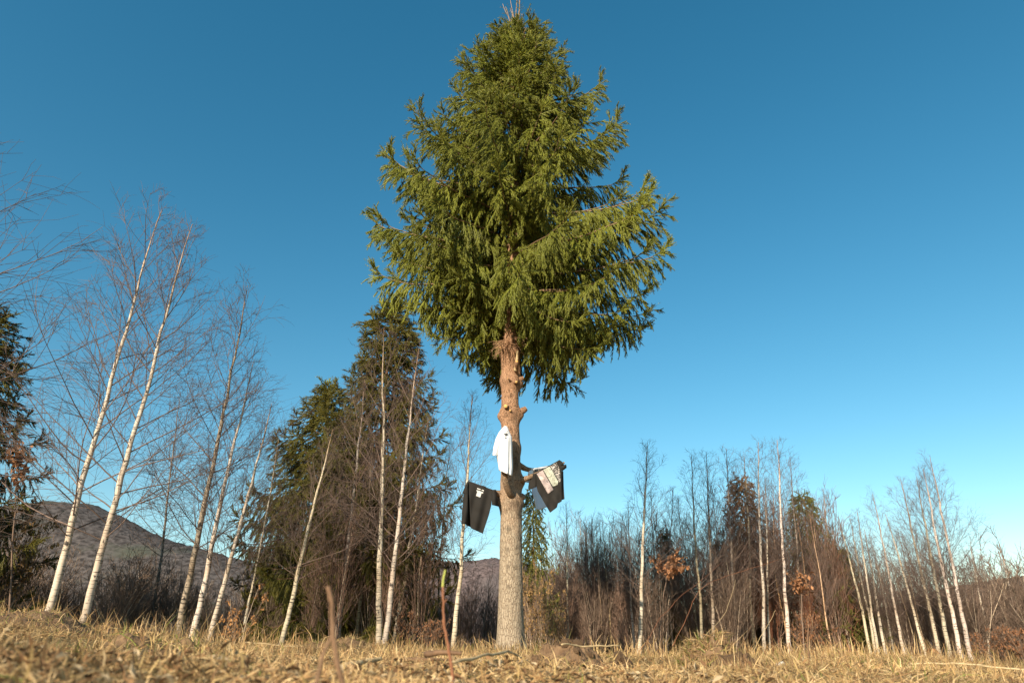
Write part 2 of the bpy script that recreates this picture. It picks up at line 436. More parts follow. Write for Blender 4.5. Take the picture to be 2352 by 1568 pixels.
WOOD = np.array([.20, .125, .075])
def bough_geo(g, rg, L, e0, e1, tip, hang, step=.055, n_per=46, nl=.022, nw=.0062, col=(.205, .222, .030), twstep=.060, core=.008, M4=None):
    """spruce bough along +x; e0/e1/tip elevations in degrees at butt, mid and tip"""
    K = 14; s = np.linspace(0, 1, K)
    el = np.radians(np.interp(s, [0, .5, .78, 1], [e0, e1, e1 + .3 * (tip - e1), tip])); az = np.cumsum(rg.normal(0, .07, K)); az -= az[0]
    d = np.stack([np.cos(el) * np.cos(az), np.cos(el) * np.sin(az), np.sin(el)], -1)
    P = np.zeros((K, 3)); P[1:] = np.cumsum(d[:-1] * (L / (K - 1)), 0)
    P = P[None]
    gl = Geo()
    r0 = .008 + .0085 * L
    V, Q = tubes(P, (r0 * (1 - s * .88))[None], 5); gl.add(V, None, Q, WOOD)
    nb = max(6, int(L / step))
    sb = np.linspace(.06, .985, nb) + rg.normal(0, .3 / nb, nb); sb = np.clip(sb, .12, .99)
    side = np.where(np.arange(nb) % 2 == 0, 1., -1.) * np.where(rg.random(nb) < .08, -1, 1)
    p0, t0 = sample(P, np.zeros(nb, int), sb)
    lat = nrm(np.cross(np.array([0, 0, 1.]), t0)) * side[:, None]
    lb = (.30 + .20 * L) * (np.clip(1 - sb, 0, 1) ** .6) * np.clip(sb / .30, .6, 1) * rg.uniform(.55, 1.25, nb) + .17
    lb = np.minimum(lb, 1.0)
    low = rg.random(nb)
    near = np.clip((1 - sb) / .22, 0, 1)                       # towards the tip shoots stop hanging and turn up
    dirn = nrm(t0 * .72 + lat * (.85 * rg.uniform(.25, 1.1, (nb, 1))) + np.array([0, 0, -1.]) * (hang * low * .9 * near)[:, None] + np.array([0, 0, .45]) * (1 - near)[:, None])
    B = grow(p0, dirn, lb, 6, np.array([0, 0, -1.]) * (hang * 2.2 * near - .5 * (1 - near))[:, None], .09, rg)
    V, Q = tubes(B, np.linspace(.0042, .0016, 6)[None] * np.ones((nb, 1)), 3); gl.add(V, None, Q, WOOD)
    # hanging and side twigs on every branchlet
    cnt = np.maximum(2, (lb / twstep * 2).astype(int)); ib = np.repeat(np.arange(nb), cnt)
    sw = rg.uniform(.08, 1, len(ib)); pt, tt = sample(B, ib, sw)
    lt = np.clip((.07 + .22 * lb[ib] * (1 - sw * .65)) * rg.uniform(.7, 1.25, len(ib)), .07, .19)
    dt = nrm(tt * .75 + rperp(tt, rg) * .50 + np.array([0, 0, -1.]) * (hang * 1.0 * near[ib] - .35 * (1 - near[ib]))[:, None])
    # along axis tip and branchlets as straight pieces too
    seg_p = B[:, :-1].reshape(-1, 3); seg_v = (B[:, 1:] - B[:, :-1]).reshape(-1, 3); seg_l = np.linalg.norm(seg_v, axis=-1)
    ax_p = P[0, 4:-1]; ax_v = P[0, 5:] - P[0, 4:-1]; ax_l = np.linalg.norm(ax_v, axis=-1)
    tipd = nrm(d[-1:] + rg.normal(0, .35, (3, 3)) * np.array([[0], [1], [1]]))
    c = np.array(col)
    if core:
        tw3 = pt[:, None] + dt[:, None] * (lt[:, None] * np.linspace(0, .92, 3)[None])[..., None]
        V, Q = tubes(tw3, np.array([[1, 1, .35]]) * core * np.ones((len(pt), 1)), 3); gl.add(V, None, Q, c * .8)
        V, Q = tubes(B, np.linspace(core, core * .7, 6)[None] * np.ones((nb, 1)) * 1.1, 3); gl.add(V, None, Q, c * .7)
    needles(np.concatenate([pt, np.repeat(P[0, -1:], 3, 0)]), np.concatenate([dt, tipd]), np.concatenate([lt, np.array([.24, .17, .15])]), n_per, nl, nw, rg, gl, c)
    needles(seg_p, nrm(seg_v), seg_l, max(4, int(n_per * .45)), nl, nw, rg, gl, c)
    needles(ax_p, nrm(ax_v), ax_l, n_per, nl, nw, rg, gl, c)
    Vv = np.concatenate(gl.V)
    if M4 is not None: Vv = Vv @ np.array(M4.to_3x3()).T + np.array(M4.translation)
    g.add(Vv, np.concatenate(gl.T), np.concatenate(gl.Q), np.concatenate(gl.C))

LENS = [.55, .95, 1.4, 1.9, 2.4, 2.95]
protos = {}
brg = np.random.default_rng(21)
for li, L in enumerate(LENS):
    u = 1 - li / 5.0
    for k in range(3):
        g = Geo()
        # short upper boughs climb, long lower ones sag and turn up at the tip
        bough_geo(g, brg, L, -2 + 8 * u + brg.uniform(-4, 4), -8 + 6 * u + brg.uniform(-5, 5), 38 + 8 * u + brg.uniform(-8, 14), 1.0 - .70 * u)
        protos[(li, k)] = g.mesh('bough', [M_needle])

# ------------------------------------------------------------------ the big spruce
SPX, SPY = at(1172, 1490, 10.5)[0], 10.5
SPZ = gz(SPX, SPY)
spruce = tag(obj('spruce_tree', None, loc=(SPX, SPY, SPZ)), 'tall spruce in the centre with limbs sawn off its lower trunk', 'tree')
TOPZ = 13.35 - SPZ

def trunk_centre(z):
    return np.interp(z, [0, 2, 4, 6, 9, 13.4], [0, .012, -.01, .03, .08, .13]), np.interp(z, [0, 13.4], [0, .05])
def make_trunk():
    zs = np.concatenate([np.linspace(-.25, 5.6, 300), np.linspace(5.7, TOPZ, 60)])
    th = np.linspace(0, 2 * math.pi, 72, endpoint=False)      # 0 = +x, -pi/2 faces the camera
    Z, TH = np.meshgrid(zs, th, indexing='ij')
    rad = np.interp(zs, [-.25, 0, .15, .5, 1.2, 2.0, 3.4, 4.3, 5.2, 8, 11, TOPZ], [.30, .245, .208, .185, .170, .164, .146, .136, .140, .10, .05, .012])
    Rr = np.repeat(rad[:, None], len(th), 1)
    dark = np.ones_like(Rr)
    Rr = Rr + .03 * np.exp(-np.maximum(Z, 0) / .16) * np.sin(TH * 5 + 1) + .012 * np.exp(-np.maximum(Z, 0) / .2) * np.sin(TH * 9 + 2)           # root flare
    def lump(z, t, h, sz, st, dk=0.0):
        nonlocal Rr, dark
        dt = np.angle(np.exp(1j * (TH - t)))
        w = np.exp(-((Z - z) / sz) ** 2 - (dt / st) ** 2)
        Rr = Rr + h * w
        if dk: dark = dark * (1 - dk * w)
    F = -math.pi / 2
    # whorls of old branch collars
    for z, hh in ((2.14, .018), (2.42, .03), (3.02, .012), (3.58, .035), (4.12, .045), (4.66, .05)):
        lump(z, 0, hh * .35, .09, 9)
    for z, t, h, sz, st, dk in [
        (2.17, math.pi, .05, .12, .6, 0), (2.14, .1, .035, .08, .6, .3), (2.08, F + .5, .012, .09, .8, .55),
        (2.45, .15, .035, .1, .5, .25), (2.70, F + .5, .012, .14, .5, .5), (2.85, F + .55, .015, .2, .55, .35),
        (2.52, .0, .03, .1, .5, .1), (3.02, .1, .02, .1, .5, .3),
        (3.58, .05, .072, .10, .42, .1), (3.56, math.pi - .1, .062, .09, .45, .15), (3.60, F - .35, .02, .08, .35, .25), (3.52, F + .25, .016, .09, .35, .35),
        (4.13, .1, .060, .10, .42, .2), (4.15, F + .75, .03, .09, .4, .3), (4.20, math.pi + .1, .025, .10, .5, .3), (4.12, F - .3, .012, .08, .4, .3),
        (4.36, .3, .045, .22, .55, 0), (4.55, math.pi + .2, .025, .3, .7, 0), (4.75, F - .2, .02, .25, .8, 0),
        (.9, F - .2, .006, .03, .14, .45), (1.17, F - .25, .007, .03, .14, .5), (1.42, F - .35, .007, .03, .14, .5), (1.18, F + .3, .007, .03, .14, .5),
        (1.72, F - .25, .010, .04, .18, .6), (2.0, F - .45, .006, .03, .12, .5), (1.45, F + .5, .008, .04, .15, .5), (1.6, F + .7, .009, .05, .2, .4), (1.95, F + .6, .012, .06, .2, .4),
        (3.30, F + .0, .006, .03, .15, .6), (3.18, F + .4, .006, .04, .15, .5), (3.85, F - .2, .005, .03, .14, .5), (3.88, F + .1, .005, .03, .14, .5), (3.4, F - .3, .004, .03, .12, .5)]:
        lump(z - .02, t, h, sz, st, dk)
    seam = fbm(TH * 5 + 20, Z * 9, 3)
    Rr = Rr + .006 * seam + .004 * fbm(np.cos(TH) * 14 + 40, np.sin(TH) * 14 + Z * 11, 3)
    cx, cy = trunk_centre(zs)
    V = np.stack([cx[:, None] + Rr * np.cos(TH), cy[:, None] + Rr * np.sin(TH), Z], -1)
    i = np.arange(V[..., 0].size).reshape(len(zs), len(th))
    a = i[:-1]; b_ = i[1:]
    Q = np.stack([a, np.roll(a, -1, 1), np.roll(b_, -1, 1), b_], -1).reshape(-1, 4)
    obj('trunk', mesh_np('spruce_trunk', V.reshape(-1, 3), None, Q, np.repeat(dark.reshape(-1, 1), 3, 1), True, [M_spruce]), spruce)
make_trunk()

def limb(name, pts, r0, r1, label=None, cut=True, K=14, seed=1, parent=spruce, m=M_spruce, dk=.8):
    """sawn limb as a bark tube with a pale cut face as sub-part; points are local to the tree"""
    pts = np.array(pts, float); t = np.linspace(0, 1, len(pts)); s = np.linspace(0, 1, K)
    P = np.stack([np.interp(s, t, pts[:, k]) for k in range(3)], -1)
    for _ in range(2): P[1:-1] = (P[:-2] + 2 * P[1:-1] + P[2:]) / 4
    S = 14
    V, Q = tubes(P[None], (r0 + (r1 - r0) * s)[None], S)
    rg = np.random.default_rng(seed); V = V + rg.normal(0, .0022, V.shape)
    c = V[-S:].mean(0); V2 = np.vstack([V, c]); n0 = len(V)
    T = [(n0 - S + i, n0 - S + (i + 1) % S, n0) for i in range(S)]
    o = obj(name, mesh_np(name, V2, T, Q, np.full((len(V2), 3), dk), True, [m]), parent)
    if label: o['label'] = label
    if cut:
        d = P[-1] - P[-2]; d = d / np.linalg.norm(d)
        th = np.linspace(0, 2 * math.pi, 20, endpoint=False)
        ring = np.stack([np.cos(th), np.sin(th), 0 * th], -1)
        CV = np.vstack([ring * r1 * .93, ring * r1 * .93 + [0, 0, .004], [[0, 0, .0048]]])
        T = [(20 + i, 20 + (i + 1) % 20, 40) for i in range(20)]; Qc = [(i, (i + 1) % 20, 20 + (i + 1) % 20, 20 + i) for i in range(20)]
        cf = obj('cut_face', mesh_np('cut_face', CV, T, Qc, None, False, [M_cut]), o)
        cf.location = P[-1] + d * .001; cf.rotation_euler = Vector(d).to_track_quat('Z', 'Y').to_euler()
    return o
def loc(px, py, Y):
    p = at(px, py, Y); return (p[0] - SPX, p[1] - SPY, p[2] - SPZ)
# upright limb under the white shirt: leaves the trunk towards the camera and turns up
limb('limb', [loc(1180, 1143, 10.46), loc(1170, 1132, 10.28), loc(1160, 1105, 10.12), loc(1157, 1070, 10.05), loc(1158, 1030, 10.02), loc(1160, 986, 10.0)], .062, .024, 'upright limb that carries the white shirt', K=20, seed=3)
# branches through the shirts
limb('limb', [loc(1160, 1138, 10.5), loc(1143, 1133, 10.46), loc(1120, 1129, 10.40), loc(1090, 1119, 10.37), loc(1074, 1113, 10.36)], .064, .014, 'limb pushed through the plain black shirt', seed=4)
limb('limb', [loc(1190, 1104, 10.45), loc(1206, 1100, 10.42), loc(1220, 1094, 10.40), loc(1262, 1076, 10.36), loc(1296, 1062, 10.33)], .055, .014, 'limb pushed through the printed black shirt', seed=5)
limb('limb', [loc(1190, 1066, 10.55), loc(1206, 1077, 10.64), loc(1222, 1080, 10.95), loc(1250, 1074, 11.40), loc(1272, 1069, 11.70)], .052, .014, 'limb pushed through the rear white shirt', seed=6)
# short sawn stubs
for i, (a, b_, r0, r1) in enumerate([
        (loc(1166, 938, 10.42), loc(1161.5, 932.5, 10.29), .048, .033), (loc(1172, 944, 10.42), loc(1172, 942.5, 10.31), .028, .018),
        (loc(1183, 880, 10.45), loc(1186, 877, 10.27), .045, .022), (loc(1190, 873, 10.5), loc(1202, 868, 10.47), .05, .035),
        (loc(1196, 946, 10.5), loc(1208, 938, 10.5), .06, .045), (loc(1160, 946, 10.5), loc(1149, 943, 10.5), .055, .038),
        (loc(1155, 800, 10.45), loc(1150, 799, 10.30), .030, .017), (loc(1180, 880, 10.42), loc(1166, 869, 10.29), .018, .010),
        (loc(1185, 860, 10.45), loc(1187, 830, 10.22), .036, .026), (loc(1160, 1135, 10.5), loc(1148, 1128, 10.47), .07, .055),
        (loc(1192, 1146, 10.5), loc(1203, 1138, 10.45), .06, .045)]):
    mid = tuple((a[k] + b_[k]) / 2 for k in range(3))
    limb('cut_stub', [a, mid, b_], r0, r1, None, i not in (9, 10), 5, 30 + i)
limb('broken_snag', [loc(1174, 800, 10.40), loc(1174, 785, 10.33), loc(1175, 768, 10.28)], .030, .024, 'upright snag with a pale splintered end', seed=61)
limb('broken_snag', [loc(1184, 850, 10.36), loc(1187, 828, 10.25), loc(1189, 806, 10.20)], .030, .016, 'upright snag stripped to pale wood', seed=62, m=M_stickp)
# dead twigs round the top of the bare trunk
trg = np.random.default_rng(5)
n_ = 26
st = np.array([loc(1174, 790, 10.38)] * n_) + trg.normal(0, .04, (n_, 3))
dd = np.stack([trg.normal(0, 1, n_), trg.uniform(-1, -.2, n_), trg.uniform(-.1, .5, n_)], -1)
P1 = grow(st, dd, trg.uniform(.25, .5, n_), 7, np.array([0, 0, -1.2]), .1, trg)
ii = np.repeat(np.arange(n_), 4); pt, tt = sample(P1, ii, trg.uniform(.3, .95, len(ii)))
P2 = grow(pt, nrm(tt + rperp(tt, trg) * .7), trg.uniform(.08, .2, len(ii)), 4, np.array([0, 0, -.6]), .1, trg)
g = Geo()
V, Q = tubes(P1, np.linspace(.005, .002, 7)[None] * np.ones((n_, 1)), 4); g.add(V, None, Q, (.32, .19, .11))
V, Q = tubes(P2, np.linspace(.0028, .0015, 4)[None] * np.ones((len(ii), 1)), 3); g.add(V, None, Q, (.32, .19, .11))
obj('dead_twigs', g.mesh('dead_twigs', [M_twig]), spruce)

def place_bough(z, az, L, elev, roll=0, k=None):
    li = int(np.argmin([abs(math.log(L / q)) for q in LENS])); k = random.randrange(3) if k is None else k
    sc = L / LENS[li]
    o = obj('bough', protos[(li, k)], spruce)
    cx, cy = trunk_centre(z)
    o.location = (float(cx), float(cy), z)
    o.rotation_euler = (Matrix.Rotation(az, 3, 'Z') @ Matrix.Rotation(-elev, 3, 'Y') @ Matrix.Rotation(roll, 3, 'X')).to_euler()
    o.scale = (sc, sc * random.choice((1, -1)), sc)
    return o
UL = [0, .06, .15, .28, .42, .58, .74, .88, 1.0]
LL = [1.8, 2.4, 2.8, 2.7, 2.42, 1.95, 1.38, .88, .42]
UE = [0, .15, .35, .6, .85, 1.0]
EE = [-22, -12, 4, 20, 40, 62]
Z0, Z1 = 5.35 - SPZ, 12.6 - SPZ
NB = 190
for i in range(NB):
    u = (i / (NB - 1)) ** .92
    z = Z0 + (Z1 - Z0) * u + random.uniform(-.08, .08)
    az = i * 2.39996 + random.uniform(-.35, .35)
    L = float(np.interp(u, UL, LL)) * random.choice((random.uniform(.8, 1.08), random.uniform(.8, 1.08), random.uniform(.4, .8)))
    cx_ = math.cos(az); sy_ = math.sin(az)
    if u < .35: L *= 1 + .10 * cx_
    if u < .2 and cx_ < -.2: L *= .86
    if u < .07 and sy_ < -.5: continue                      # the camera side is bare just above the cut trunk
    if u < .22 and sy_ < -.3: L *= .8
    place_bough(z, az, max(.35, L), R(float(np.interp(u, UE, EE)) + random.uniform(-8, 8)), random.uniform(-.3, .3))
def bough_to(px, py, dy, z_att, L=None, roll=0):
    """bough whose tip reaches a given direction"""
    t = np.array(loc(px, py, 10.5 + dy)); cx, cy = trunk_centre(z_att)
    v = t - np.array([cx, cy, z_att]); L = np.linalg.norm(v)
    place_bough(z_att, math.atan2(v[1], v[0]), L, math.asin(v[2] / L) + .03, roll)
for a in [(868, 350, -.2, 7.6), (818, 480, .1, 6.9), (855, 500, -.5, 6.6), (860, 655, .3, 6.0), (900, 600, -.6, 6.2), (940, 420, -.6, 7.8), (960, 310, .1, 8.9), (1060, 175, .0, 10.6),
          (1545, 480, -.2, 6.6), (1500, 440, .2, 7.0), (1545, 590, .0, 6.2), (1480, 470, -.5, 6.6), (1500, 560, -1.0, 6.0), (1435, 285, .1, 8.6), (1395, 195, .0, 9.9), (1505, 730, .6, 5.8), (1355, 855, .9, 5.6), (1330, 820, 1.4, 5.7), (1430, 770, .6, 5.7), (1390, 790, -.1, 5.8), (1310, 730, -1.2, 5.7), (1420, 640, -1.3, 5.8),
          (1050, 790, 1.2, 5.7), (1010, 710, .7, 5.8), (1125, 805, 1.3, 5.7), (1240, 790, 1.5, 5.7), (1290, 810, 1.2, 5.6)]:
    bough_to(*a, roll=random.uniform(-.2, .2))
# upright leader and the young shoots around it
def make_leader():
    g = Geo(); rg = np.random.default_rng(77)
    n = 34
    z0 = rg.uniform(11.9 - SPZ, TOPZ - .25, n); cx, cy = trunk_centre(z0)
    st = np.stack([cx, cy, z0], -1) + rg.normal(0, .03, (n, 3)); az = rg.uniform(0, 6.28, n)
    d = np.stack([np.cos(az) * .55, np.sin(az) * .55, np.ones(n)], -1)
    Ls = rg.uniform(.35, .95, n)
    st = np.vstack([st, [[trunk_centre(TOPZ)[0], trunk_centre(TOPZ)[1], TOPZ - .35]]]); d = np.vstack([d, [[.02, 0, 1]]]); Ls = np.append(Ls, .75)
    P = grow(st, d, Ls, 7, np.array([0, 0, .9]), .06, rg)
    V, Q = tubes(P, np.linspace(.010, .004, 7)[None] * np.ones((len(P), 1)), 4); g.add(V, None, Q, (.36, .23, .12))
    sv = (P[:, 1:] - P[:, :-1]).reshape(-1, 3)
    needles(P[:, :-1].reshape(-1, 3), nrm(sv), np.linalg.norm(sv, axis=-1), 16, .02, .0042, rg, g, np.array((.16, .15, .04)))
    ii = np.repeat(np.arange(len(P)), 5); pt, tt = sample(P, ii, rg.uniform(.2, .9, len(ii)))
    dt = nrm(tt * .9 + rperp(tt, rg) * .7)
    needles(pt, dt, rg.uniform(.10, .24, len(ii)), 60, .018, .0042, rg, g, np.array((.14, .14, .035)))
    obj('leader_shoots', g.mesh('leader_shoots', [M_needle]), spruce)
make_leader()

# ------------------------------------------------------------------ background spruces
def spruce_crown(seed, H, Rmax, base_u, n, col, warm=0.0):
    rg = np.random.default_rng(seed); g = Geo()
    for i in range(n):
        u = base_u + (1 - base_u) * (i / (n - 1)) ** .9
        L = Rmax * ((1 - u) / (1 - base_u)) ** .8 * rg.uniform(.7, 1.15) + .22
        az = i * 2.39996 + rg.uniform(-.3, .3)
        el = R(float(np.interp(u, [0, .3, .6, 1], [-14, -6, 8, 45])) + rg.uniform(-8, 8))
        M4 = Matrix.Translation((0, 0, u * (H - .25))) @ Matrix.Rotation(az, 4, 'Z') @ Matrix.Rotation(-el, 4, 'Y')
        bough_geo(g, rg, L, -2, -14, 14, .7, step=.10, n_per=20, nl=.040, nw=.013, col=col, twstep=.10, core=.010, M4=M4)
    return g.mesh('spruce_crown', [M_needle])
def spruce_stem(H, r):
    z = np.linspace(-.2, H, 14); P = np.stack([0 * z, 0 * z, z], -1)[None]
    V, Q = tubes(P, (r * (1 - np.linspace(0, 1, 14) * .95))[None], 8)
    return mesh_np('spruce_stem', V, None, Q, np.full((len(V), 3), .6), True, [M_spruce])
CROWN = {'b': spruce_crown(102, 6.0, 1.5, .06, 110, (.150, .150, .030))}
CROWN['c'] = spruce_crown(103, 6.0, 1.5, .06, 100, (.20, .115, .040))
CH = {'a': 8.0, 'b': 6.0, 'c': 6.0}
STEM = {'a': spruce_stem(8, .12), 'b': spruce_stem(6, .09)}
STEM['c'] = STEM['b']
BPALE = {}
def bough_spruce(px, toppy, Y, Rmax, n, base_u, label, seed):
    rr = random.Random(seed); x = at(px, 1450, Y)[0]; z0 = gz(x, Y); H = at(px, toppy, Y)[2] - z0
    t = tag(obj('spruce_tree', None, loc=(x, Y, z0)), label, 'tree', 'spruces standing in the background')
    s = H / 8.0; obj('trunk', STEM['a'], t, scl=(s, s, s))
    for i in range(n):
        u = base_u + (1 - base_u) * (i / (n - 1)) ** .92
        L = Rmax * ((1 - u) / (1 - base_u)) ** .82 * rr.uniform(.68, 1.12) + .28
        az = i * 2.39996 + rr.uniform(-.3, .3)
        el = R(float(np.interp(u, [0, .3, .6, .85, 1], [-22, -14, 2, 26, 58])) + rr.uniform(-8, 8))
        li = int(np.argmin([abs(math.log(L / q)) for q in LENS])); sc = L / LENS[li]
        o = obj('bough', protos[(li, rr.randrange(3))], t, loc=(0, 0, u * (H - .3)))
        o.rotation_euler = (Matrix.Rotation(az, 3, 'Z') @ Matrix.Rotation(-el, 3, 'Y') @ Matrix.Rotation(rr.uniform(-.25, .25), 3, 'X')).to_euler()
        o.scale = (sc, sc * rr.choice((1, -1)), sc); o.color = (.62, .52, .55, 1)        # older, duller needles
    obj('leader_shoot', protos[(0, 0)], t, loc=(0, 0, H - .55), rot=(0, -1.35, rr.uniform(0, 6)))
def bg_spruce(px, toppy, Y, kind, wid, label, rot):
    x = at(px, 1450, Y)[0]; z0 = gz(x, Y); H = at(px, toppy, Y)[2] - z0
    t = tag(obj('spruce_tree', None, loc=(x, Y, z0), rot=(0, 0, rot)), label, 'tree', 'spruces standing in the background')
    s = H / CH[kind]
    obj('trunk', STEM[kind], t, scl=(s, s, s)); obj('crown', CROWN[kind], t, scl=(s * wid, s * wid, s))
bough_spruce(838, 688, 15.5, 2.3, 150, .06, 'broad dark spruce behind the pair of white birches left of centre', 4)
bough_spruce(690, 880, 17.2, 2.6, 120, .05, 'dark spruce at the left rear flank of the broad left spruce', 5)
bough_spruce(-315, 690, 11.0, 2.35, 110, .10, 'dark spruce reaching in at the left edge of the picture', 6)
for a in [          (1228, 1120, 15.5, 'b', .72, 'slim green spruce just behind the right side of the sawn trunk', .2),
          (1748, 1092, 19.6, 'c', .95, 'rust tinted spruce in the dense birch stand right of centre', 1.3),
          (1895, 1128, 19.4, 'b', .95, 'green spruce at the right end of the dense birch stand', 2.7),
          (1968, 1255, 20.5, 'b', 1.05, 'small spruce with drooping side on the right of the green spruce', 3.9),
          (1680, 1240, 20.0, 'b', 1.1, 'low dark spruce in the shaded gap of the birch stand', 5.0),
          (1545, 1215, 18.5, 'b', .8, 'small spruce behind the orange leaf cluster', .9)]:
    bg_spruce(*a)

# ------------------------------------------------------------------ birches
def birch_proto(seed, n1=40, m2=8, m3=4, up=.5, spread=1.0, t0=.22):
    rg = np.random.default_rng(seed); H = 8.0; K = 26; s = np.linspace(0, 1, K)
    wob = np.cumsum(rg.normal(0, .012, (K, 2)), 0); wob -= wob[0]; wob -= s[:, None] * wob[-1]
    P = np.stack([wob[:, 0], wob[:, 1], s * H], -1)[None]
    t = t0 + (.985 - t0) * ((np.arange(n1) + rg.random(n1)) / n1) ** 1.2
    p, tt = sample(P, np.zeros(n1, int), t)
    az = np.arange(n1) * 2.39996 + rg.uniform(-.5, .5, n1)
    ang = np.interp(t, [.2, .5, 1], [62, 46, 20]) + rg.uniform(-10, 10, n1); ang = np.radians(ang)
    d = np.stack([np.cos(az) * np.sin(ang), np.sin(az) * np.sin(ang), np.cos(ang)], -1)
    L1 = H * (.31 * (1 - t) ** .65 + .035) * rg.uniform(.55, 1.2, n1) * spread
    P1 = grow(p, d, L1, 9, np.array([0, 0, up]), .07, rg)
    r1 = np.clip(.003 + .0045 * L1, .004, .013)
    g = Geo()
    def cc(n, lo, hi): return np.repeat((np.array([.120, .085, .070]) * rg.uniform(lo, hi, (n, 1))), 1, 0)
    V, Q = tubes(P1, r1[:, None] * np.linspace(1, .22, 9)[None], 4)
    g.add(V, None, Q, np.repeat(cc(n1, .8, 1.7), 36, 0))
    i2 = np.repeat(np.arange(n1), np.clip((L1 * m2 * .75).astype(int), 1, m2 + 4)); s2 = rg.uniform(.15, .99, len(i2)); p2, t2 = sample(P1, i2, s2)
    L2 = (L1[i2] * (.46 * (1 - s2) + .14)) * rg.uniform(.6, 1.3, len(i2)) + .08
    P2 = grow(p2, nrm(t2 * .8 + rperp(t2, rg) * .65), L2, 5, np.array([0, 0, .10]), .10, rg)
    V, Q = tubes(P2, np.linspace(.0045, .0022, 5)[None] * np.ones((len(i2), 1)), 3); g.add(V, None, Q, np.repeat(cc(len(i2), .7, 1.3), 15, 0))
    i3 = np.repeat(np.arange(len(i2)), m3); s3 = rg.uniform(.2, 1, len(i3)); p3, t3 = sample(P2, i3, s3)
    L3 = L2[i3] * .42 * rg.uniform(.5, 1.2, len(i3)) + .07
    P3 = grow(p3, nrm(t3 * .8 + rperp(t3, rg) * .7), L3, 4, np.array([0, 0, -.15]), .10, rg)
    V, Q = tubes(P3, np.linspace(.0026, .0015, 4)[None] * np.ones((len(i3), 1)), 3); g.add(V, None, Q, np.repeat(cc(len(i3), .7, 1.3), 12, 0))
    return g.mesh('birch_crown', [M_twig]), P
BP = [birch_proto(200 + i, spread=sp, up=u, t0=t0) for i, (sp, u, t0) in enumerate([(1.25, .35, .16), (1.2, .4, .18), (1.05, .5, .22), (.95, .6, .25), (.9, .7, .25), (.85, .6, .28), (1.05, .5, .25)])]
def birch(base, top, Y, wpx, k, label, group, dY=0.0, tint=(1, 1, 1), rot=None, name='birch_tree'):
    Y = Y * DEPTH.get(group, 1.0)
    b = at(base[0], base[1], Y); b[2] = gz(b[0], Y); t = at(top[0], top[1], Y + dY)
    v = Vector(t - b); H = v.length
    o = tag(obj(name, None, loc=tuple(b)), label, 'tree', group)
    q = v.to_track_quat('Z', 'Y').to_matrix() @ Matrix.Rotation(random.uniform(0, 6.28) if rot is None else rot, 3, 'Z')
    o.rotation_euler = q.to_euler()
    s = H / 8.0; crown, P = BP[k]
    r = wpx * (.86 if base[0] > 1200 else 1.0) / FPX * Y / 1.08 / 2
    Pt = P.copy() * s; K = P.shape[1]
    Pt = np.concatenate([Pt[:, :1] - [0, 0, .25], Pt], 1)
    f = np.concatenate([[0], np.linspace(0, 1, K)])
    rr = r * (1 - f) ** .85 + .0035; rr[0] *= 1.35; rr[1] *= 1.15
    V, Q = tubes(Pt, rr[None], 9)
    rg = np.random.default_rng(k * 100 + abs(int(base[0]))); V = V + rg.normal(0, r * .035, V.shape)
    up = np.repeat(f, 9)[:, None]
    vr = random.Random(int(base[0] * 7 + top[1])); tint = np.array(tint) * vr.uniform(.72, 1.05) * np.array([1, vr.uniform(.93, 1.0), vr.uniform(.84, 1.0)])
    foot = 1 - np.exp(-up / .035) * vr.uniform(.25, .75) * rg.uniform(.5, 1.1, up.shape)
    colr = foot * np.array(tint) * ((1 - np.clip((up - .72) / .28, 0, 1)) + np.clip((up - .72) / .28, 0, 1) * np.array([.62, .46, .36]))
    obj('trunk', mesh_np('birch_trunk', V, None, Q, colr, True, [M_birch]), o)
    obj('crown', crown, o, scl=(s, s, s))
    return o
G1 = 'birches on the bank at the left'; G2 = 'birches in front of the broad left spruce'; G3 = 'birches right of the sawn spruce'; G4 = 'birches leaning at the right'
DEPTH = {G3: .76, G4: .84, 'thin stems right of the trunk': .78, 'thin stems in the dense stand': .76, 'thin stems in the shaded stand': .78, 'thin stems behind the leaning birches': .82}
gr = (.62, .62, .50); sh = (.8, .78, .74)
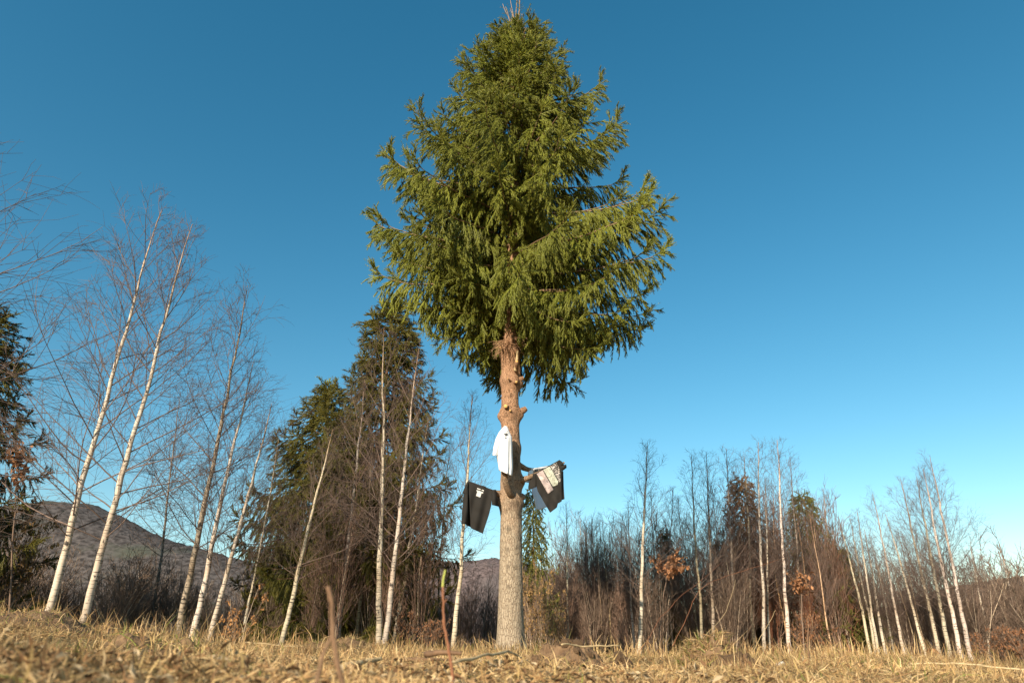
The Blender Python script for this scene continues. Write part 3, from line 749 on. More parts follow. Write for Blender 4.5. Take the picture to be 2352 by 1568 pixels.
for a in [
    ((110, 1408), (372, 482), 10.0, 16.5, 0, 'tall white birch at the far left, first from the left edge', G1),
    ((180, 1458), (442, 515), 9.5, 16.5, 1, 'tall white birch with its foot in the dry grass, second from the left', G1),
    ((410, 1460), (569, 655), 12.2, 15, 2, 'grey shaded birch at the left of the clump of three', G1),
    ((440, 1470), (582, 830), 11.2, 14, 6, 'white birch in the middle of the clump of three', G1),
    ((480, 1465), (625, 925), 11.0, 12, 2, 'thin white birch at the right of the clump of three', G1),
    ((645, 1482), (765, 985), 11.5, 11, 6, 'thin curved birch in front of the dark left flank of the spruce', G2),
    ((778, 1455), (838, 870), 14.0, 11, 2, 'greenish birch left of the white pair by the spruce', G2),
    ((822, 1450), (858, 1010), 14.6, 8, 3, 'thin greenish birch close behind the left of the white pair', G2),
    ((870, 1470), (882, 752), 13.0, 14, 6, 'bright white birch, left one of the pair before the spruce', G2),
    ((884, 1472), (962, 800), 12.9, 13, 2, 'bright white birch, right one of the pair before the spruce', G2),
    ((905, 1450), (985, 960), 14.5, 9, 3, 'dull birch behind the right one of the white pair', G2),
    ((1041, 1498), (1086, 905), 13.0, 11, 3, 'slim white birch standing alone below the plain black shirt', G2),
    ((345, 1440), (415, 900), 16.0, 7, 5, 'thin dark birch in the gap behind the two tall left birches', G1),
    ((560, 1450), (640, 1010), 15.0, 6, 5, 'thin birch at the left tips of the broad spruce', G2),
    ((1005, 1440), (1035, 1000), 17.0, 5, 5, 'faint thin birch just left of the lone slim birch', G2),
    ((1305, 1500), (1300, 1158), 22.0, 6, 4, 'thin white birch nearest the trunk on its right, against pale sky', G3),
    ((1345, 1498), (1345, 1215), 25.0, 5, 4, 'second thin birch to the right of the trunk', G3),
    ((1385, 1498), (1380, 1230), 24.0, 4, 5, 'third thin birch to the right of the trunk', G3),
    ((1418, 1495), (1430, 1180), 24.0, 4, 3, 'thin birch just left of the kinked white birch', G3),
    ((1468, 1512), (1487, 1015), 18.0, 11, 6, 'white birch with a shaded band low on its trunk', G3),
    ((1458, 1488), (1442, 1150), 21.0, 6, 5, 'thin pale birch close behind the birch with the shaded band', G3),
    ((1530, 1488), (1545, 1120), 23.0, 5, 3, 'thin birch behind the orange leaf cluster', G3),
    ((1612, 1480), (1588, 1042), 20.0, 8, 4, 'dark birch in shadow, left of the shaded pair', G3),
    ((1640, 1482), (1622, 1038), 20.5, 9, 3, 'dark birch in shadow, right of the shaded pair', G3),
    ((1690, 1485), (1668, 1030), 21.5, 8, 3, 'grey birch behind the grass heap', G3),
    ((1730, 1498), (1708, 1040), 23.0, 8, 4, 'grey leaning birch right of the pale stump', G3),
    ((1755, 1500), (1742, 1015), 22.0, 10, 4, 'birch with a white foot in the dense stand, left of a close pair', G3),
    ((1768, 1502), (1757, 1100), 22.5, 7, 5, 'birch with a white foot in the dense stand, right of a close pair', G3),
    ((1790, 1498), (1775, 1120), 24.0, 5, 5, 'thin orange barked birch between the white ones of the dense stand', G3),
    ((1814, 1502), (1785, 1010), 22.0, 11, 3, 'brightest white birch at the right of the dense stand', G3),
    ((1846, 1496), (1815, 1050), 24.0, 8, 4, 'grey birch behind the brown leaved shrub', G3),
    ((1926, 1493), (1892, 1130), 23.0, 8, 4, 'white birch in front of the green spruce on the right', G4),
    ((1936, 1492), (1912, 1230), 24.0, 4, 5, 'thin grey stem close beside the birch at the green spruce', G4),
    ((2000, 1499), (1925, 1185), 22.0, 8, 5, 'birch curving left at its foot, right of the green spruce', G4),
    ((2012, 1498), (1952, 1185), 22.5, 7, 4, 'birch second in the row leaning left on the right', G4),
    ((2016, 1500), (1968, 1170), 22.0, 8, 3, 'birch third in the row leaning left on the right', G4),
    ((2034, 1496), (1985, 1215), 23.0, 8, 5, 'orange tinted birch in the row on the right', G4),
    ((2054, 1494), (2005, 1250), 24.0, 5, 5, 'thin birch behind the row on the right', G4),
    ((2075, 1494), (2004, 1132), 23.0, 8, 2, 'pale slender birch left of the gap showing the far slope', G4),
    ((2127, 1500), (2034, 1180), 22.0, 8, 5, 'most slanted birch on the right', G4),
    ((2159, 1504), (2068, 1098), 21.5, 10, 6, 'stout white birch right of the most slanted one', G4),
    ((2181, 1508), (2104, 1090), 21.0, 11, 2, 'white birch left of the banded pair at the right', G4),
    ((2209, 1514), (2120, 1075), 20.0, 11, 6, 'dark banded birch, left of the last two at the right', G4),
    ((2232, 1518), (2136, 1050), 20.0, 11, 2, 'cream birch with the tallest top, last big one on the right', G4),
    ((2271, 1508), (2228, 1250), 24.0, 6, 5, 'short thin birch before the brown thicket at the right edge', G4),
    ((2335, 1470), (2295, 1245), 26.0, 6, 5, 'thin birch inside the brown thicket at the right edge', G4)]:
    kw = {}
    if 'green' in a[5] and 'spruce' not in a[5]: kw['tint'] = gr
    if 'grey' in a[5] or 'dark birch' in a[5]: kw['tint'] = (.55, .53, .50)  # grey bark; for birches standing in shadow the shade is put into this tint
    if 'orange' in a[5] and 'bark' in a[5]: kw['tint'] = (1, .72, .5)
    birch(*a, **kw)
for i in range(16):
    px = 1320 + 150 * (i + random.random()) / 16
    birch((px, 1492), (px - 6 * random.random() - (px - 1176) * .07, random.uniform(1180, 1290)), random.uniform(22, 27), random.uniform(2.6, 4), random.choice((4, 5)), 'thin pale birch stem between the sawn trunk and the banded birch, ' + ('leftmost', 'left of middle', 'middle', 'right of middle', 'rightmost')[5 * i // 16] + ' section', 'thin stems right of the trunk', tint=random.choice(((.9, .75, .55), (.7, .6, .48))))
for i in range(22):
    px = 1700 + 260 * (i + random.random()) / 22
    birch((px, 1495), (px - (px - 1176) * .065 + random.uniform(-8, 4), random.uniform(1110, 1260)), random.uniform(23, 27), random.uniform(3, 5), random.choice((3, 4, 5)), 'thin birch stem crowded in the dense stand right of centre, ' + ('leftmost', 'left of middle', 'middle', 'right of middle', 'rightmost')[5 * i // 22] + ' section', 'thin stems in the dense stand', tint=random.choice(((1, .8, .6), (.85, .6, .42), (.7, .62, .55))))
for i in range(14):
    px = 1480 + 220 * (i + random.random()) / 14
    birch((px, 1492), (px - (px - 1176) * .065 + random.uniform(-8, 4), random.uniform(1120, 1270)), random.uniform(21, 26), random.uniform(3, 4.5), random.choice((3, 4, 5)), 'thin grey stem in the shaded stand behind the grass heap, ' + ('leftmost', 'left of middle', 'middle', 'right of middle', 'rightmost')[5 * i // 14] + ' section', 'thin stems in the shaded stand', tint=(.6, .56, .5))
for i in range(12):
    px = 1960 + 260 * (i + random.random()) / 12
    birch((px, 1496), (px - (px - 1176) * .07, random.uniform(1200, 1300)), random.uniform(24, 28), random.uniform(2.6, 4), random.choice((4, 5)), 'thin stem in the background behind the birches leaning left, ' + ('leftmost', 'left of middle', 'middle', 'right of middle', 'rightmost')[5 * i // 12] + ' section', 'thin stems behind the leaning birches', tint=(.7, .6, .5))
# tree outside the left edge whose twigs reach into the picture
birch((-365, 1400), (-225, 120), 9.0, 20, 0, 'bare tree at the left edge showing only its twigs', G1, tint=(.5, .48, .45))

# ------------------------------------------------------------------ bare shrubs and saplings of the thicket
def shrub_proto(seed, H, n0, spread, leaves=0, leafcol=(.30, .15, .06), twig=(.165, .115, .085), n2=9, n3=4, upr=.6):
    rg = np.random.default_rng(seed); g = Geo()
    az = rg.uniform(0, 6.28, n0); sp = rg.uniform(.05, spread, n0)
    d = np.stack([np.cos(az) * sp, np.sin(az) * sp, np.ones(n0)], -1)
    st = np.stack([np.cos(az) * .12 * rg.random(n0), np.sin(az) * .12 * rg.random(n0), np.full(n0, -.15)], -1)
    L0 = H * rg.uniform(.55, 1.05, n0)
    P0 = grow(st, d, L0, 9, np.array([0, 0, .25]), .06, rg)
    tw = np.array(twig)
    V, Q = tubes(P0, (.0075 + .003 * rg.random((n0, 1))) * np.linspace(1.2, .3, 9)[None] * (H / 2.5) ** .5, 4)
    pale = (rg.random((n0, 1)) < .22)
    g.add(V, None, Q, np.repeat(np.where(pale, np.array([.42, .33, .24]), tw) * rg.uniform(.7, 1.5, (n0, 1)), 36, 0))
    i1 = np.repeat(np.arange(n0), n2); s1 = rg.uniform(.15, .98, len(i1)); p, t = sample(P0, i1, s1)
    L1 = H * (.30 * (1 - s1) + .08) * rg.uniform(.5, 1.2, len(i1))
    P1 = grow(p, nrm(t * .8 + rperp(t, rg) * .7), L1, 5, np.array([0, 0, upr]), .09, rg)
    V, Q = tubes(P1, np.linspace(.0055, .0028, 5)[None] * np.ones((len(i1), 1)), 3); g.add(V, None, Q, np.repeat(tw * rg.uniform(.7, 1.4, (len(i1), 1)), 15, 0))
    i2 = np.repeat(np.arange(len(i1)), n3); s2 = rg.uniform(.2, 1, len(i2)); p, t = sample(P1, i2, s2)
    L2 = L1[i2] * .5 * rg.uniform(.5, 1.2, len(i2)) + .05
    P2 = grow(p, nrm(t * .8 + rperp(t, rg) * .6), L2, 4, np.array([0, 0, .2]), .09, rg)
    V, Q = tubes(P2, np.linspace(.0036, .0022, 4)[None] * np.ones((len(i2), 1)), 3); g.add(V, None, Q, np.repeat(tw * rg.uniform(.7, 1.4, (len(i2), 1)), 12, 0))
    if leaves:
        g2 = Geo(); ii = rg.integers(0, len(P2), leaves); p, t = sample(P2, ii, rg.random(leaves))
        dl = nrm(rg.normal(0, .5, (leaves, 3)) + np.array([0, 0, -1.0])); sd = nrm(np.cross(dl, rg.normal(0, 1, dl.shape)))
        ln = rg.uniform(.05, .10, (leaves, 1)); w = ln * .24; nn = np.cross(dl, sd)
        V = np.stack([p, p + dl * ln * .5 + sd * w + nn * ln * .1, p + dl * ln + nn * ln * .05, p + dl * ln * .5 - sd * w + nn * ln * .1], 1).reshape(-1, 3)
        i = np.arange(leaves) * 4
        T = np.concatenate([np.stack([i, i + 1, i + 2], -1), np.stack([i, i + 2, i + 3], -1)])
        g2.add(V, T, None, np.repeat(np.array(leafcol) * rg.uniform(.6, 1.4, (leaves, 1)), 4, 0))
        return g.mesh('shrub_twigs', [M_twig]), g2.mesh('shrub_leaves', [M_leaf])
    return g.mesh('shrub_twigs', [M_twig]), None
SHR = [shrub_proto(301, 2.6, 16, .5), shrub_proto(302, 2.8, 15, .35), shrub_proto(303, 3.2, 12, .22, n2=10), shrub_proto(304, 2.2, 18, .7), shrub_proto(305, 3.4, 9, .15, n2=15, twig=(.20, .125, .09))]
SHR.append(shrub_proto(306, 3.4, 11, .15, n2=15, twig=(.24, .105, .060)))
SHH = [2.6, 2.8, 3.2, 2.2, 3.4, 3.4]
def shrub(px, toppy, Y, k, label, group, widen=1.0, protos_=SHR, HH=SHH, cat='shrub', name='bare_shrub'):
    x = at(px, 1480, Y)[0]; z = gz(x, Y); H = max(.5, at(px, toppy, Y)[2] - z); s = H / HH[k]
    o = tag(obj(name, None, loc=(x, Y, z), rot=(0, 0, random.uniform(0, 6.28))), label, cat, group)
    tw, lf = protos_[k]
    obj('twigs', tw, o, scl=(s * widen, s * widen, s))
    if lf: obj('leaves', lf, o, scl=(s * widen, s * widen, s))
    return o
srg = random.Random(99)
def thicket(n, x0, x1, t0, t1, y0, y1, ks, label, group, widen=1.0):
    for i in range(n):
        px = x0 + (x1 - x0) * (i + srg.random()) / n
        top = srg.uniform(t0 - 25, t1); k = srg.choice(ks)
        look = ('tall ' if top < (t0 - 25) * .6 + t1 * .4 else 'short ') + ('spreading', 'bushy', 'upright', 'wide', 'slender', 'slim')[k]
        where = ('leftmost', 'left of middle', 'middle', 'right of middle', 'rightmost')[min(4, int(5 * i / n))]
        noun = label.split(' ')[-1]
        shrub(px, top, srg.uniform(y0, y1), k, look + ' ' + label + ', ' + where + ' section', group, widen)
thicket(16, -60, 330, 1230, 1360, 13, 18, [0, 1, 3], 'bare dark shrub below the hill behind the left birches', 'shrubs below the hill at the left', 1.2)
thicket(20, 220, 640, 1270, 1370, 14, 20, [0, 1, 2, 3], 'bare dark shrub behind the clump of three birches', 'shrubs behind the clump of three birches', 1.2)
thicket(16, 600, 1000, 1250, 1400, 14.5, 17, [0, 1, 3], 'bare brown shrub below the broad left spruce', 'shrubs at the foot of the broad spruce', 1.2)
thicket(4, 680, 960, 1000, 1180, 13.6, 14.3, [4], 'brown sapling in front of the broad left spruce', 'saplings before the broad left spruce', .8)
thicket(22, 960, 1170, 1310, 1400, 15, 22, [1, 2, 2, 4], 'bare purplish shrub left of the sawn trunk', 'shrubs left of the sawn trunk', 1.0)
thicket(24, 1195, 1470, 1300, 1400, 15.5, 22, [1, 2, 4, 4], 'bare brown shrub right of the sawn trunk', 'shrubs right of the sawn trunk', 1.0)
thicket(14, 1280, 1450, 1190, 1290, 18, 22, [4, 2], 'pale bare sapling against sky right of the trunk', 'saplings right of the sawn trunk', .8)
thicket(22, 1440, 1720, 1180, 1350, 15.5, 22, [2, 4, 1, 0], 'bare dark sapling in the shaded stand', 'saplings in the shaded stand', .9)
thicket(24, 1690, 1960, 1130, 1330, 18, 22, [5, 5, 5, 4], 'rust brown sapling in the dense birch stand', 'saplings in the dense birch stand', .85)
thicket(18, 1940, 2220, 1250, 1390, 19, 24, [2, 4, 1], 'bare brown sapling behind the birches leaning left', 'saplings behind the leaning birches', 1.0)
thicket(20, 2180, 2420, 1230, 1370, 18, 24, [0, 1, 2, 3], 'bare reddish shrub in the right edge thicket', 'shrubs at the right edge', 1.2)

LSH = [shrub_proto(401, 1.5, 7, .7, 260, (.42, .21, .08), n2=5, n3=3), shrub_proto(402, 2.4, 12, .35, 900, (.30, .185, .075), n2=8, n3=4), shrub_proto(403, 1.6, 10, .6, 700, (.25, .12, .06))]
LHH = [1.5, 2.4, 1.6]
def lshrub(px, py, Y, k, label, w=1.0): return shrub(px, py, Y, k, label, None, w, LSH, LHH, 'shrub', 'leafy_shrub')
lshrub(545, 1330, 10.0, 0, 'small shrub holding orange hanging leaves left of the broad spruce')
lshrub(520, 1395, 9.6, 0, 'low orange leaved shoot beside the orange hanging leaves')
lshrub(1222, 1268, 13.5, 1, 'tall shrub with tan withered leaves touching the trunk on its right', .8)
lshrub(1252, 1320, 13.2, 1, 'shrub with brown withered leaves, second to the right of the trunk', .9)
lshrub(1208, 1300, 14.0, 1, 'shrub of withered leaves half hidden by the trunk', .9)
lshrub(1285, 1370, 14.5, 1, 'low shrub with dull brown leaves, third to the right of the trunk', .9)
lshrub(940, 1370, 13.5, 2, 'brown leaved low shrub right of the white birch pair')
lshrub(985, 1395, 13.2, 2, 'low sprawling brown leaved shrub near the lone slim birch', 1.2)
lshrub(1848, 1370, 16.0, 2, 'orange brown leaved shrub in front of the dense birch stand', .7)
lshrub(1880, 1410, 16.4, 2, 'low brown leaved shrub left of the birch at the green spruce', 1.1)
lshrub(2255, 1425, 17.5, 2, 'dark brown leaved bush near the last big birch on the right', .9)
lshrub(2310, 1405, 17.2, 2, 'dark brown leaved bush at the right edge', .95)
lshrub(2352, 1410, 16.8, 2, 'dark brown leaved bush cut by the right edge', .95)
lshrub(-15, 1120, 12.0, 1, 'tall shrub with brown withered leaves at the left edge', 1.0)

# oak sapling with a cluster of orange leaves near its top
def leaf_cluster(px, py, Y, basepx, size, n, label, name='oak_sapling'):
    rg = np.random.default_rng(int(px)); x = at(basepx, 1480, Y)[0]; z = gz(x, Y)
    o = tag(obj(name, None, loc=(x, Y, z)), label, 'sapling')
    c = at(px, py, Y) - np.array([x, Y, z])
    s = np.linspace(0, 1, 10)[:, None]; P = (s * c * np.array([1, 1, 1]) + np.array([0, 0, -.15]) * (1 - s))[None]; P = P + rg.normal(0, .012, P.shape)
    g = Geo(); V, Q = tubes(P, np.linspace(.016, .006, 10)[None], 6); g.add(V, None, Q, (.22, .15, .11))
    n1 = 26; p, t = sample(P, np.zeros(n1, int), rg.uniform(.8, 1, n1)); P1 = grow(p, nrm(t + rperp(t, rg) * 1.4), rg.uniform(.4, 1, n1) * size, 5, np.array([0, 0, .1]), .15, rg)
    V, Q = tubes(P1, np.linspace(.006, .003, 5)[None] * np.ones((n1, 1)), 3); g.add(V, None, Q, (.2, .13, .09))
    obj('stem', g.mesh('sapling_stem', [M_twig]), o)
    ii = rg.integers(0, n1, n); p, t = sample(P1, ii, rg.uniform(.2, 1, n))
    dl = nrm(rg.normal(0, .8, (n, 3)) + np.array([0, 0, -.5])); sd = nrm(np.cross(dl, rg.normal(0, 1, dl.shape))); ln = rg.uniform(.07, .13, (n, 1)); w = ln * .3; nn = np.cross(dl, sd)
    V = np.stack([p, p + dl * ln * .5 + sd * w + nn * ln * .15, p + dl * ln, p + dl * ln * .5 - sd * w + nn * ln * .15], 1).reshape(-1, 3); i = np.arange(n) * 4
    g2 = Geo(); g2.add(V, np.concatenate([np.stack([i, i + 1, i + 2], -1), np.stack([i, i + 2, i + 3], -1)]), None, np.repeat(np.array((.44, .22, .11)) * rg.uniform(.6, 1.35, (n, 1)), 4, 0))
    obj('leaves', g2.mesh('sapling_leaves', [M_leaf]), o)
leaf_cluster(1535, 1285, 14.8, 1500, .55, 330, 'oak sapling with a cluster of orange leaves at its top')
leaf_cluster(1838, 1330, 15.6, 1842, .45, 120, 'oak sapling with few orange leaves before the dense birch stand')
leaf_cluster(2140, 1493, 17.0, 2140, .12, 60, 'tiny oak seedling with a tuft of orange leaves in the right field', 'oak_seedling')
leaf_cluster(45, 1040, 11.0, 10, .32, 150, 'oak sapling with brown leaves in front of the left edge spruce')

# ------------------------------------------------------------------ grass
STRAW = np.array([[.44, .30, .145], [.52, .375, .20], [.36, .225, .10], [.27, .155, .07], [.40, .28, .12], [.17, .10, .05]])
GREEN = np.array([[.16, .18, .04], [.24, .23, .07], [.12, .14, .03]])
def blades(x, y, L, tilt, w, rg, green, z_off=0.0, zfun=None):
    n = len(x); z = (ground_z(x, y) if zfun is None else zfun(x, y)) - .004 + z_off
    az = rg.uniform(0, 6.28, n)
    d0 = np.stack([np.cos(az) * np.sin(tilt), np.sin(az) * np.sin(tilt), np.cos(tilt)], -1)
    curl = rg.normal(0, .35, (n, 3)) + np.array([0, 0, -.45])
    p0 = np.stack([x, y, z], -1); p1 = p0 + d0 * (L * .5)[:, None]; d1 = nrm(d0 + curl); p2 = p1 + d1 * (L * .5)[:, None]
    gm = (ground_z(p2[:, 0], p2[:, 1]) if zfun is None else zfun(p2[:, 0], p2[:, 1])) + .004 + rg.uniform(0, .02, n)
    p2[:, 2] = np.maximum(p2[:, 2], gm); p1[:, 2] = np.maximum(p1[:, 2], z + .006)
    sd = nrm(np.cross(d0, rg.normal(0, 1, d0.shape))) * (w * .5)[:, None]
    V = np.stack([p0 - sd, p0 + sd, p1 - sd * .85, p1 + sd * .85, p2], 1).reshape(-1, 3)
    i = np.arange(n) * 5
    T = np.concatenate([np.stack([i, i + 1, i + 3], -1), np.stack([i, i + 3, i + 2], -1), np.stack([i + 2, i + 3, i + 4], -1)])
    c = np.where(green[:, None], GREEN[rg.integers(0, len(GREEN), n)], STRAW[rg.integers(0, len(STRAW), n)]) * rg.uniform(.8, 1.4, (n, 1)) * (1 + .9 * np.clip(fbm(x * .75 + 12, y * .75 + 33, 3), -.45, .35))[:, None]
    return V, T, np.repeat(c, 5, 0)
def make_grass():
    rg = np.random.default_rng(55); g = Geo()
    for (y0, y1, n, l0, l1, w0, w1, half) in [(.62, 1.6, 16000, .03, .10, .0022, .0052, .95), (1.6, 3.2, 24000, .04, .11, .002, .0048, .92),
                                            (3.2, 6.5, 42000, .05, .13, .0028, .0055, .90), (6.5, 13, 46000, .06, .16, .004, .008, .88), (13, 29, 40000, .05, .14, .006, .011, .86)]:
        y = np.sqrt(rg.uniform(y0 ** 2, y1 ** 2, n)); x = y * rg.uniform(-half, half, n)
        if y1 < 2: x = x + np.sign(x) * 0
        tilt = np.where(rg.random(n) < .72, rg.uniform(1.05, 1.62, n), rg.uniform(.1, 1.0, n))
        keep = (fbm(x * .9 + 50, y * .9 + 70, 3) > -.22) | (rg.random(n) < .45); x = x[keep]; y = y[keep]; tilt = tilt[keep]; n = len(x)
        patch = fbm(x * 1.3 + 9, y * 1.3 + 4, 3)
        green = (rg.random(n) < np.clip((patch - .22) * 1.8, .01, .5))
        L = rg.uniform(l0, l1, n) * (1 + .5 * np.clip(fbm(x * 2.1, y * 2.1, 2), -.5, 1))
        L = L * np.where((tilt < 1) & (y1 < 3.5), .75, 1)
        g.add(*[q for q in (lambda r: (r[0], r[1], None, r[2]))(blades(x, y, L, tilt, rg.uniform(w0, w1, n), rg, green))])
    tag(obj('dry_grass', g.mesh('dry_grass', [M_grass])), 'matted dry straw coloured grass covering the meadow', 'grass', kind='stuff')
    # taller stalks along the tree line and on the left bank
    g = Geo()
    for (n, f) in ((1500, lambda n: (rg.uniform(-9, 6, n), rg.uniform(10.8, 14.5, n), rg.uniform(.15, .45, n))),
                   (900, lambda n: (rg.uniform(-7.2, -3.2, n), rg.uniform(7.5, 10.2, n), rg.uniform(.15, .5, n))),
                   (1500, lambda n: (rg.uniform(2.5, 13, n), rg.uniform(12.5, 17, n), rg.uniform(.2, .5, n))),
                   (420, lambda n: (rg.normal(.05, .45, n), rg.uniform(9.6, 11, n), rg.uniform(.08, .30, n))),
                   (260, lambda n: (rg.uniform(-3, 3.5, n), rg.uniform(3, 9.5, n), rg.uniform(.10, .26, n)))):
        x, y, L = f(n); tilt = np.abs(rg.normal(.15, .45, n))
        V, T, C = blades(x, y, L, tilt, np.clip(.0009 * y, .003, .011) * rg.uniform(.6, 1.2, n), rg, rg.random(n) < .02); g.add(V, T, None, C)
    tag(obj('dry_stalks', g.mesh('dry_stalks', [M_grass])), 'thin dry stalks standing along the edge of the wood', 'stalks', kind='stuff')
make_grass()
def make_litter():
    rg = np.random.default_rng(91); n = 5200
    y = np.sqrt(rg.uniform(.75 ** 2, 9.0 ** 2, n)); x = y * rg.uniform(-.9, .9, n)
    near = rg.random(n) < .45; y = np.where(near, rg.uniform(.75, 3.0, n), y); x = np.where(near, y * rg.uniform(-.9, .35, n), x)
    p = np.stack([x, y, ground_z(x, y) + rg.uniform(.004, .03, n)], -1)
    az = rg.uniform(0, 6.28, n); el = rg.normal(.1, .45, n)
    d = np.stack([np.cos(az) * np.cos(el), np.sin(az) * np.cos(el), np.sin(el)], -1); sd = nrm(np.cross(d, rg.normal(0, .5, d.shape) + np.array([0, 0, 1.])))
    nn = np.cross(sd, d); ln = rg.uniform(.015, .045, (n, 1)) * np.clip(.35 + y[:, None] * .3, .4, 1); w = ln * rg.uniform(.06, .22, (n, 1))
    V = np.stack([p, p + d * ln * .5 + sd * w + nn * ln * .2, p + d * ln, p + d * ln * .5 - sd * w + nn * ln * .2], 1).reshape(-1, 3); i = np.arange(n) * 4
    T = np.concatenate([np.stack([i, i + 1, i + 2], -1), np.stack([i, i + 2, i + 3], -1)])
    pal = np.array([[.30, .17, .08], [.42, .28, .15], [.20, .11, .055], [.52, .40, .25]]); c = pal[rg.integers(0, 4, n)] * rg.uniform(.7, 1.25, (n, 1))
    tag(obj('leaf_litter', mesh_np('leaf_litter', V, T, None, np.repeat(c, 4, 0), False, [M_leaf])), 'brown fallen leaves scattered through the foreground grass', 'leaves', kind='stuff')
make_litter()

# ------------------------------------------------------------------ mounds, stone, stump, sticks
def mound(name, px, py, Y, wr, h, label, cat, m, seed, grass=0):
    rg = np.random.default_rng(seed); x0 = at(px, py, Y)[0]; y0 = Y
    n = 70; t = np.linspace(-1.25, 1.25, n); X, Yy = np.meshgrid(t, t); rr = np.hypot(X, Yy)
    def hz(x, y):
        r = np.hypot(x, y); k = np.clip(1 - r ** 2 * .75, 0, 1) ** 1.3
        return k * h * (1 + .9 * fbm(x * 2.2 + seed, y * 2.2, 3)) + k * h * .35 * np.abs(vnoise(x * 7 + seed, y * 7)) * 2 - .02
    def zf(x, y): return ground_z(x, y) + np.maximum(hz((x - x0) / wr, (y - y0) / wr), -.02)
    V = np.stack([x0 + X * wr, y0 + Yy * wr, 0 * X], -1); V[..., 2] = zf(V[..., 0], V[..., 1])
    if not grass: V += rg.normal(0, .004, V.shape)
    i = np.arange(n * n).reshape(n, n); Q = np.stack([i[:-1, :-1], i[:-1, 1:], i[1:, 1:], i[1:, :-1]], -1)
    org = np.array([x0, y0, gz(x0, y0)])
    o = tag(obj(name, None, loc=tuple(org)), label, cat)
    obj('soil', mesh_np('mound_soil', V.reshape(-1, 3) - org, None, Q, smooth=bool(grass), mats=[m]), o)
    if not grass:                                   # loose clods
        for k in range(26):
            a = rg.uniform(0, 6.28); r = wr * rg.uniform(0, 1.0); cx, cy = x0 + r * math.cos(a), y0 + r * math.sin(a); sz = rg.uniform(.012, .035)
            obj('clod', CLOD[k % 4], o, loc=tuple(np.array([cx, cy, float(zf(np.array([cx]), np.array([cy]))[0]) + sz * .3]) - org), rot=tuple(rg.uniform(0, 6, 3)), scl=(sz, sz * rg.uniform(.7, 1.2), sz * .8))
    else:
        a = rg.uniform(0, 6.28, grass); r = wr * np.sqrt(rg.random(grass)) * 1.15; x = x0 + r * np.cos(a); y = y0 + r * np.sin(a)
        V, T, C = blades(x, y, rg.uniform(.05, .115, grass), np.where(rg.random(grass) < .75, rg.uniform(.8, 1.6, grass), rg.uniform(0, .8, grass)), rg.uniform(.003, .006, grass), rg, rg.random(grass) < .22, 0, zf)
        tag(obj('grass_tuft', mesh_np('mound_grass', V - org, T, None, C, False, [M_grass]), o), kind='stuff')
    return o
def lumpmesh(seed, amp=.25, sub=2):
    import bmesh
    bm = bmesh.new(); bmesh.ops.create_icosphere(bm, subdivisions=sub, radius=1); rg = np.random.default_rng(seed); f = rg.normal(0, 1, (4, 3)); ph = rg.uniform(0, 6, 4)
    for v in bm.verts:
        c = np.array(v.co); v.co *= 1 + amp * float(np.sin(f @ c * 2 + ph).sum()) / 2 + rg.normal(0, .03)
    me = bpy.data.meshes.new('lump'); bm.to_mesh(me); bm.free(); return me
CLOD = [lumpmesh(s, .3, 1) for s in range(4)]
for c_ in CLOD: c_.materials.append(M_soil)
mound('soil_mound', 1300, 1530, 4.0, .24, .12, 'heap of loose brown soil in the grass just right of the trunk', 'soil heap', M_soil, 61)
mound('soil_mound', 1422, 1545, 4.2, .10, .05, 'small dark clump of soil between the soil heap and grass heap', 'soil heap', M_soil, 62)
mound('soil_mound', 1690, 1548, 4.3, .16, .09, 'crumbled soil at the right foot of the grass heap', 'soil heap', M_soil, 65)
mound('grass_mound', 1632, 1520, 4.7, .24, .17, 'bushy heap of dry grass before the dark birch stand', 'grass heap', M_soil, 63, 2600)
mound('grass_mound', 800, 1490, 9.0, .6, .12, 'mossy hummock in front of the white birch pair', 'grass heap', M_soil, 64, 2200)
mound('grass_mound', 300, 1500, 3.6, .45, .12, 'grassy bump in the blurred left foreground', 'grass heap', M_soil, 66, 1800)
mound('grass_mound', 55, 1440, 7.5, .9, .16, 'overgrown bank of straw below the leftmost birch', 'grass heap', M_soil, 67, 2600)

sm = lumpmesh(9, .14, 3); sm.materials.append(M_stone)
p = at(1795, 1553, 4.6)
tag(obj('stone', sm, loc=(p[0], 4.6, gz(p[0], 4.6) + .025), rot=(.3, .2, .6), scl=(.042, .035, .05)), 'pale angular stone lying in the grass at the right', 'stone')
def stump(px, Y, wpx, hpx, label):
    p = at(px, 1495, Y); r = wpx / FPX * Y / 2.16; h = hpx / FPX * Y / 1.08
    o = tag(obj('birch_stump', None, loc=(p[0], Y, gz(p[0], Y))), label, 'stump')
    z = np.linspace(-.1, h, 10); P = np.stack([.01 * np.sin(z * 9), 0 * z, z], -1)[None]
    V, Q = tubes(P, (r * np.linspace(1.15, 1, 10))[None], 14); V += rng.normal(0, r * .03, V.shape)
    V = np.vstack([V, V[-14:].mean(0) + [0, 0, r * .5]]); n0 = len(V) - 1
    T = [(n0 - 14 + i, n0 - 14 + (i + 1) % 14, n0) for i in range(14)]
    obj('bark', mesh_np('stump_bark', V, T, Q, np.ones((len(V), 3)), True, [M_birch]), o)
stump(1664, 11.0, 10, 38, 'short white birch stump right behind the bushy grass heap')
stump(1652, 11.2, 8, 34, 'short greyish stump touching the white birch stump')

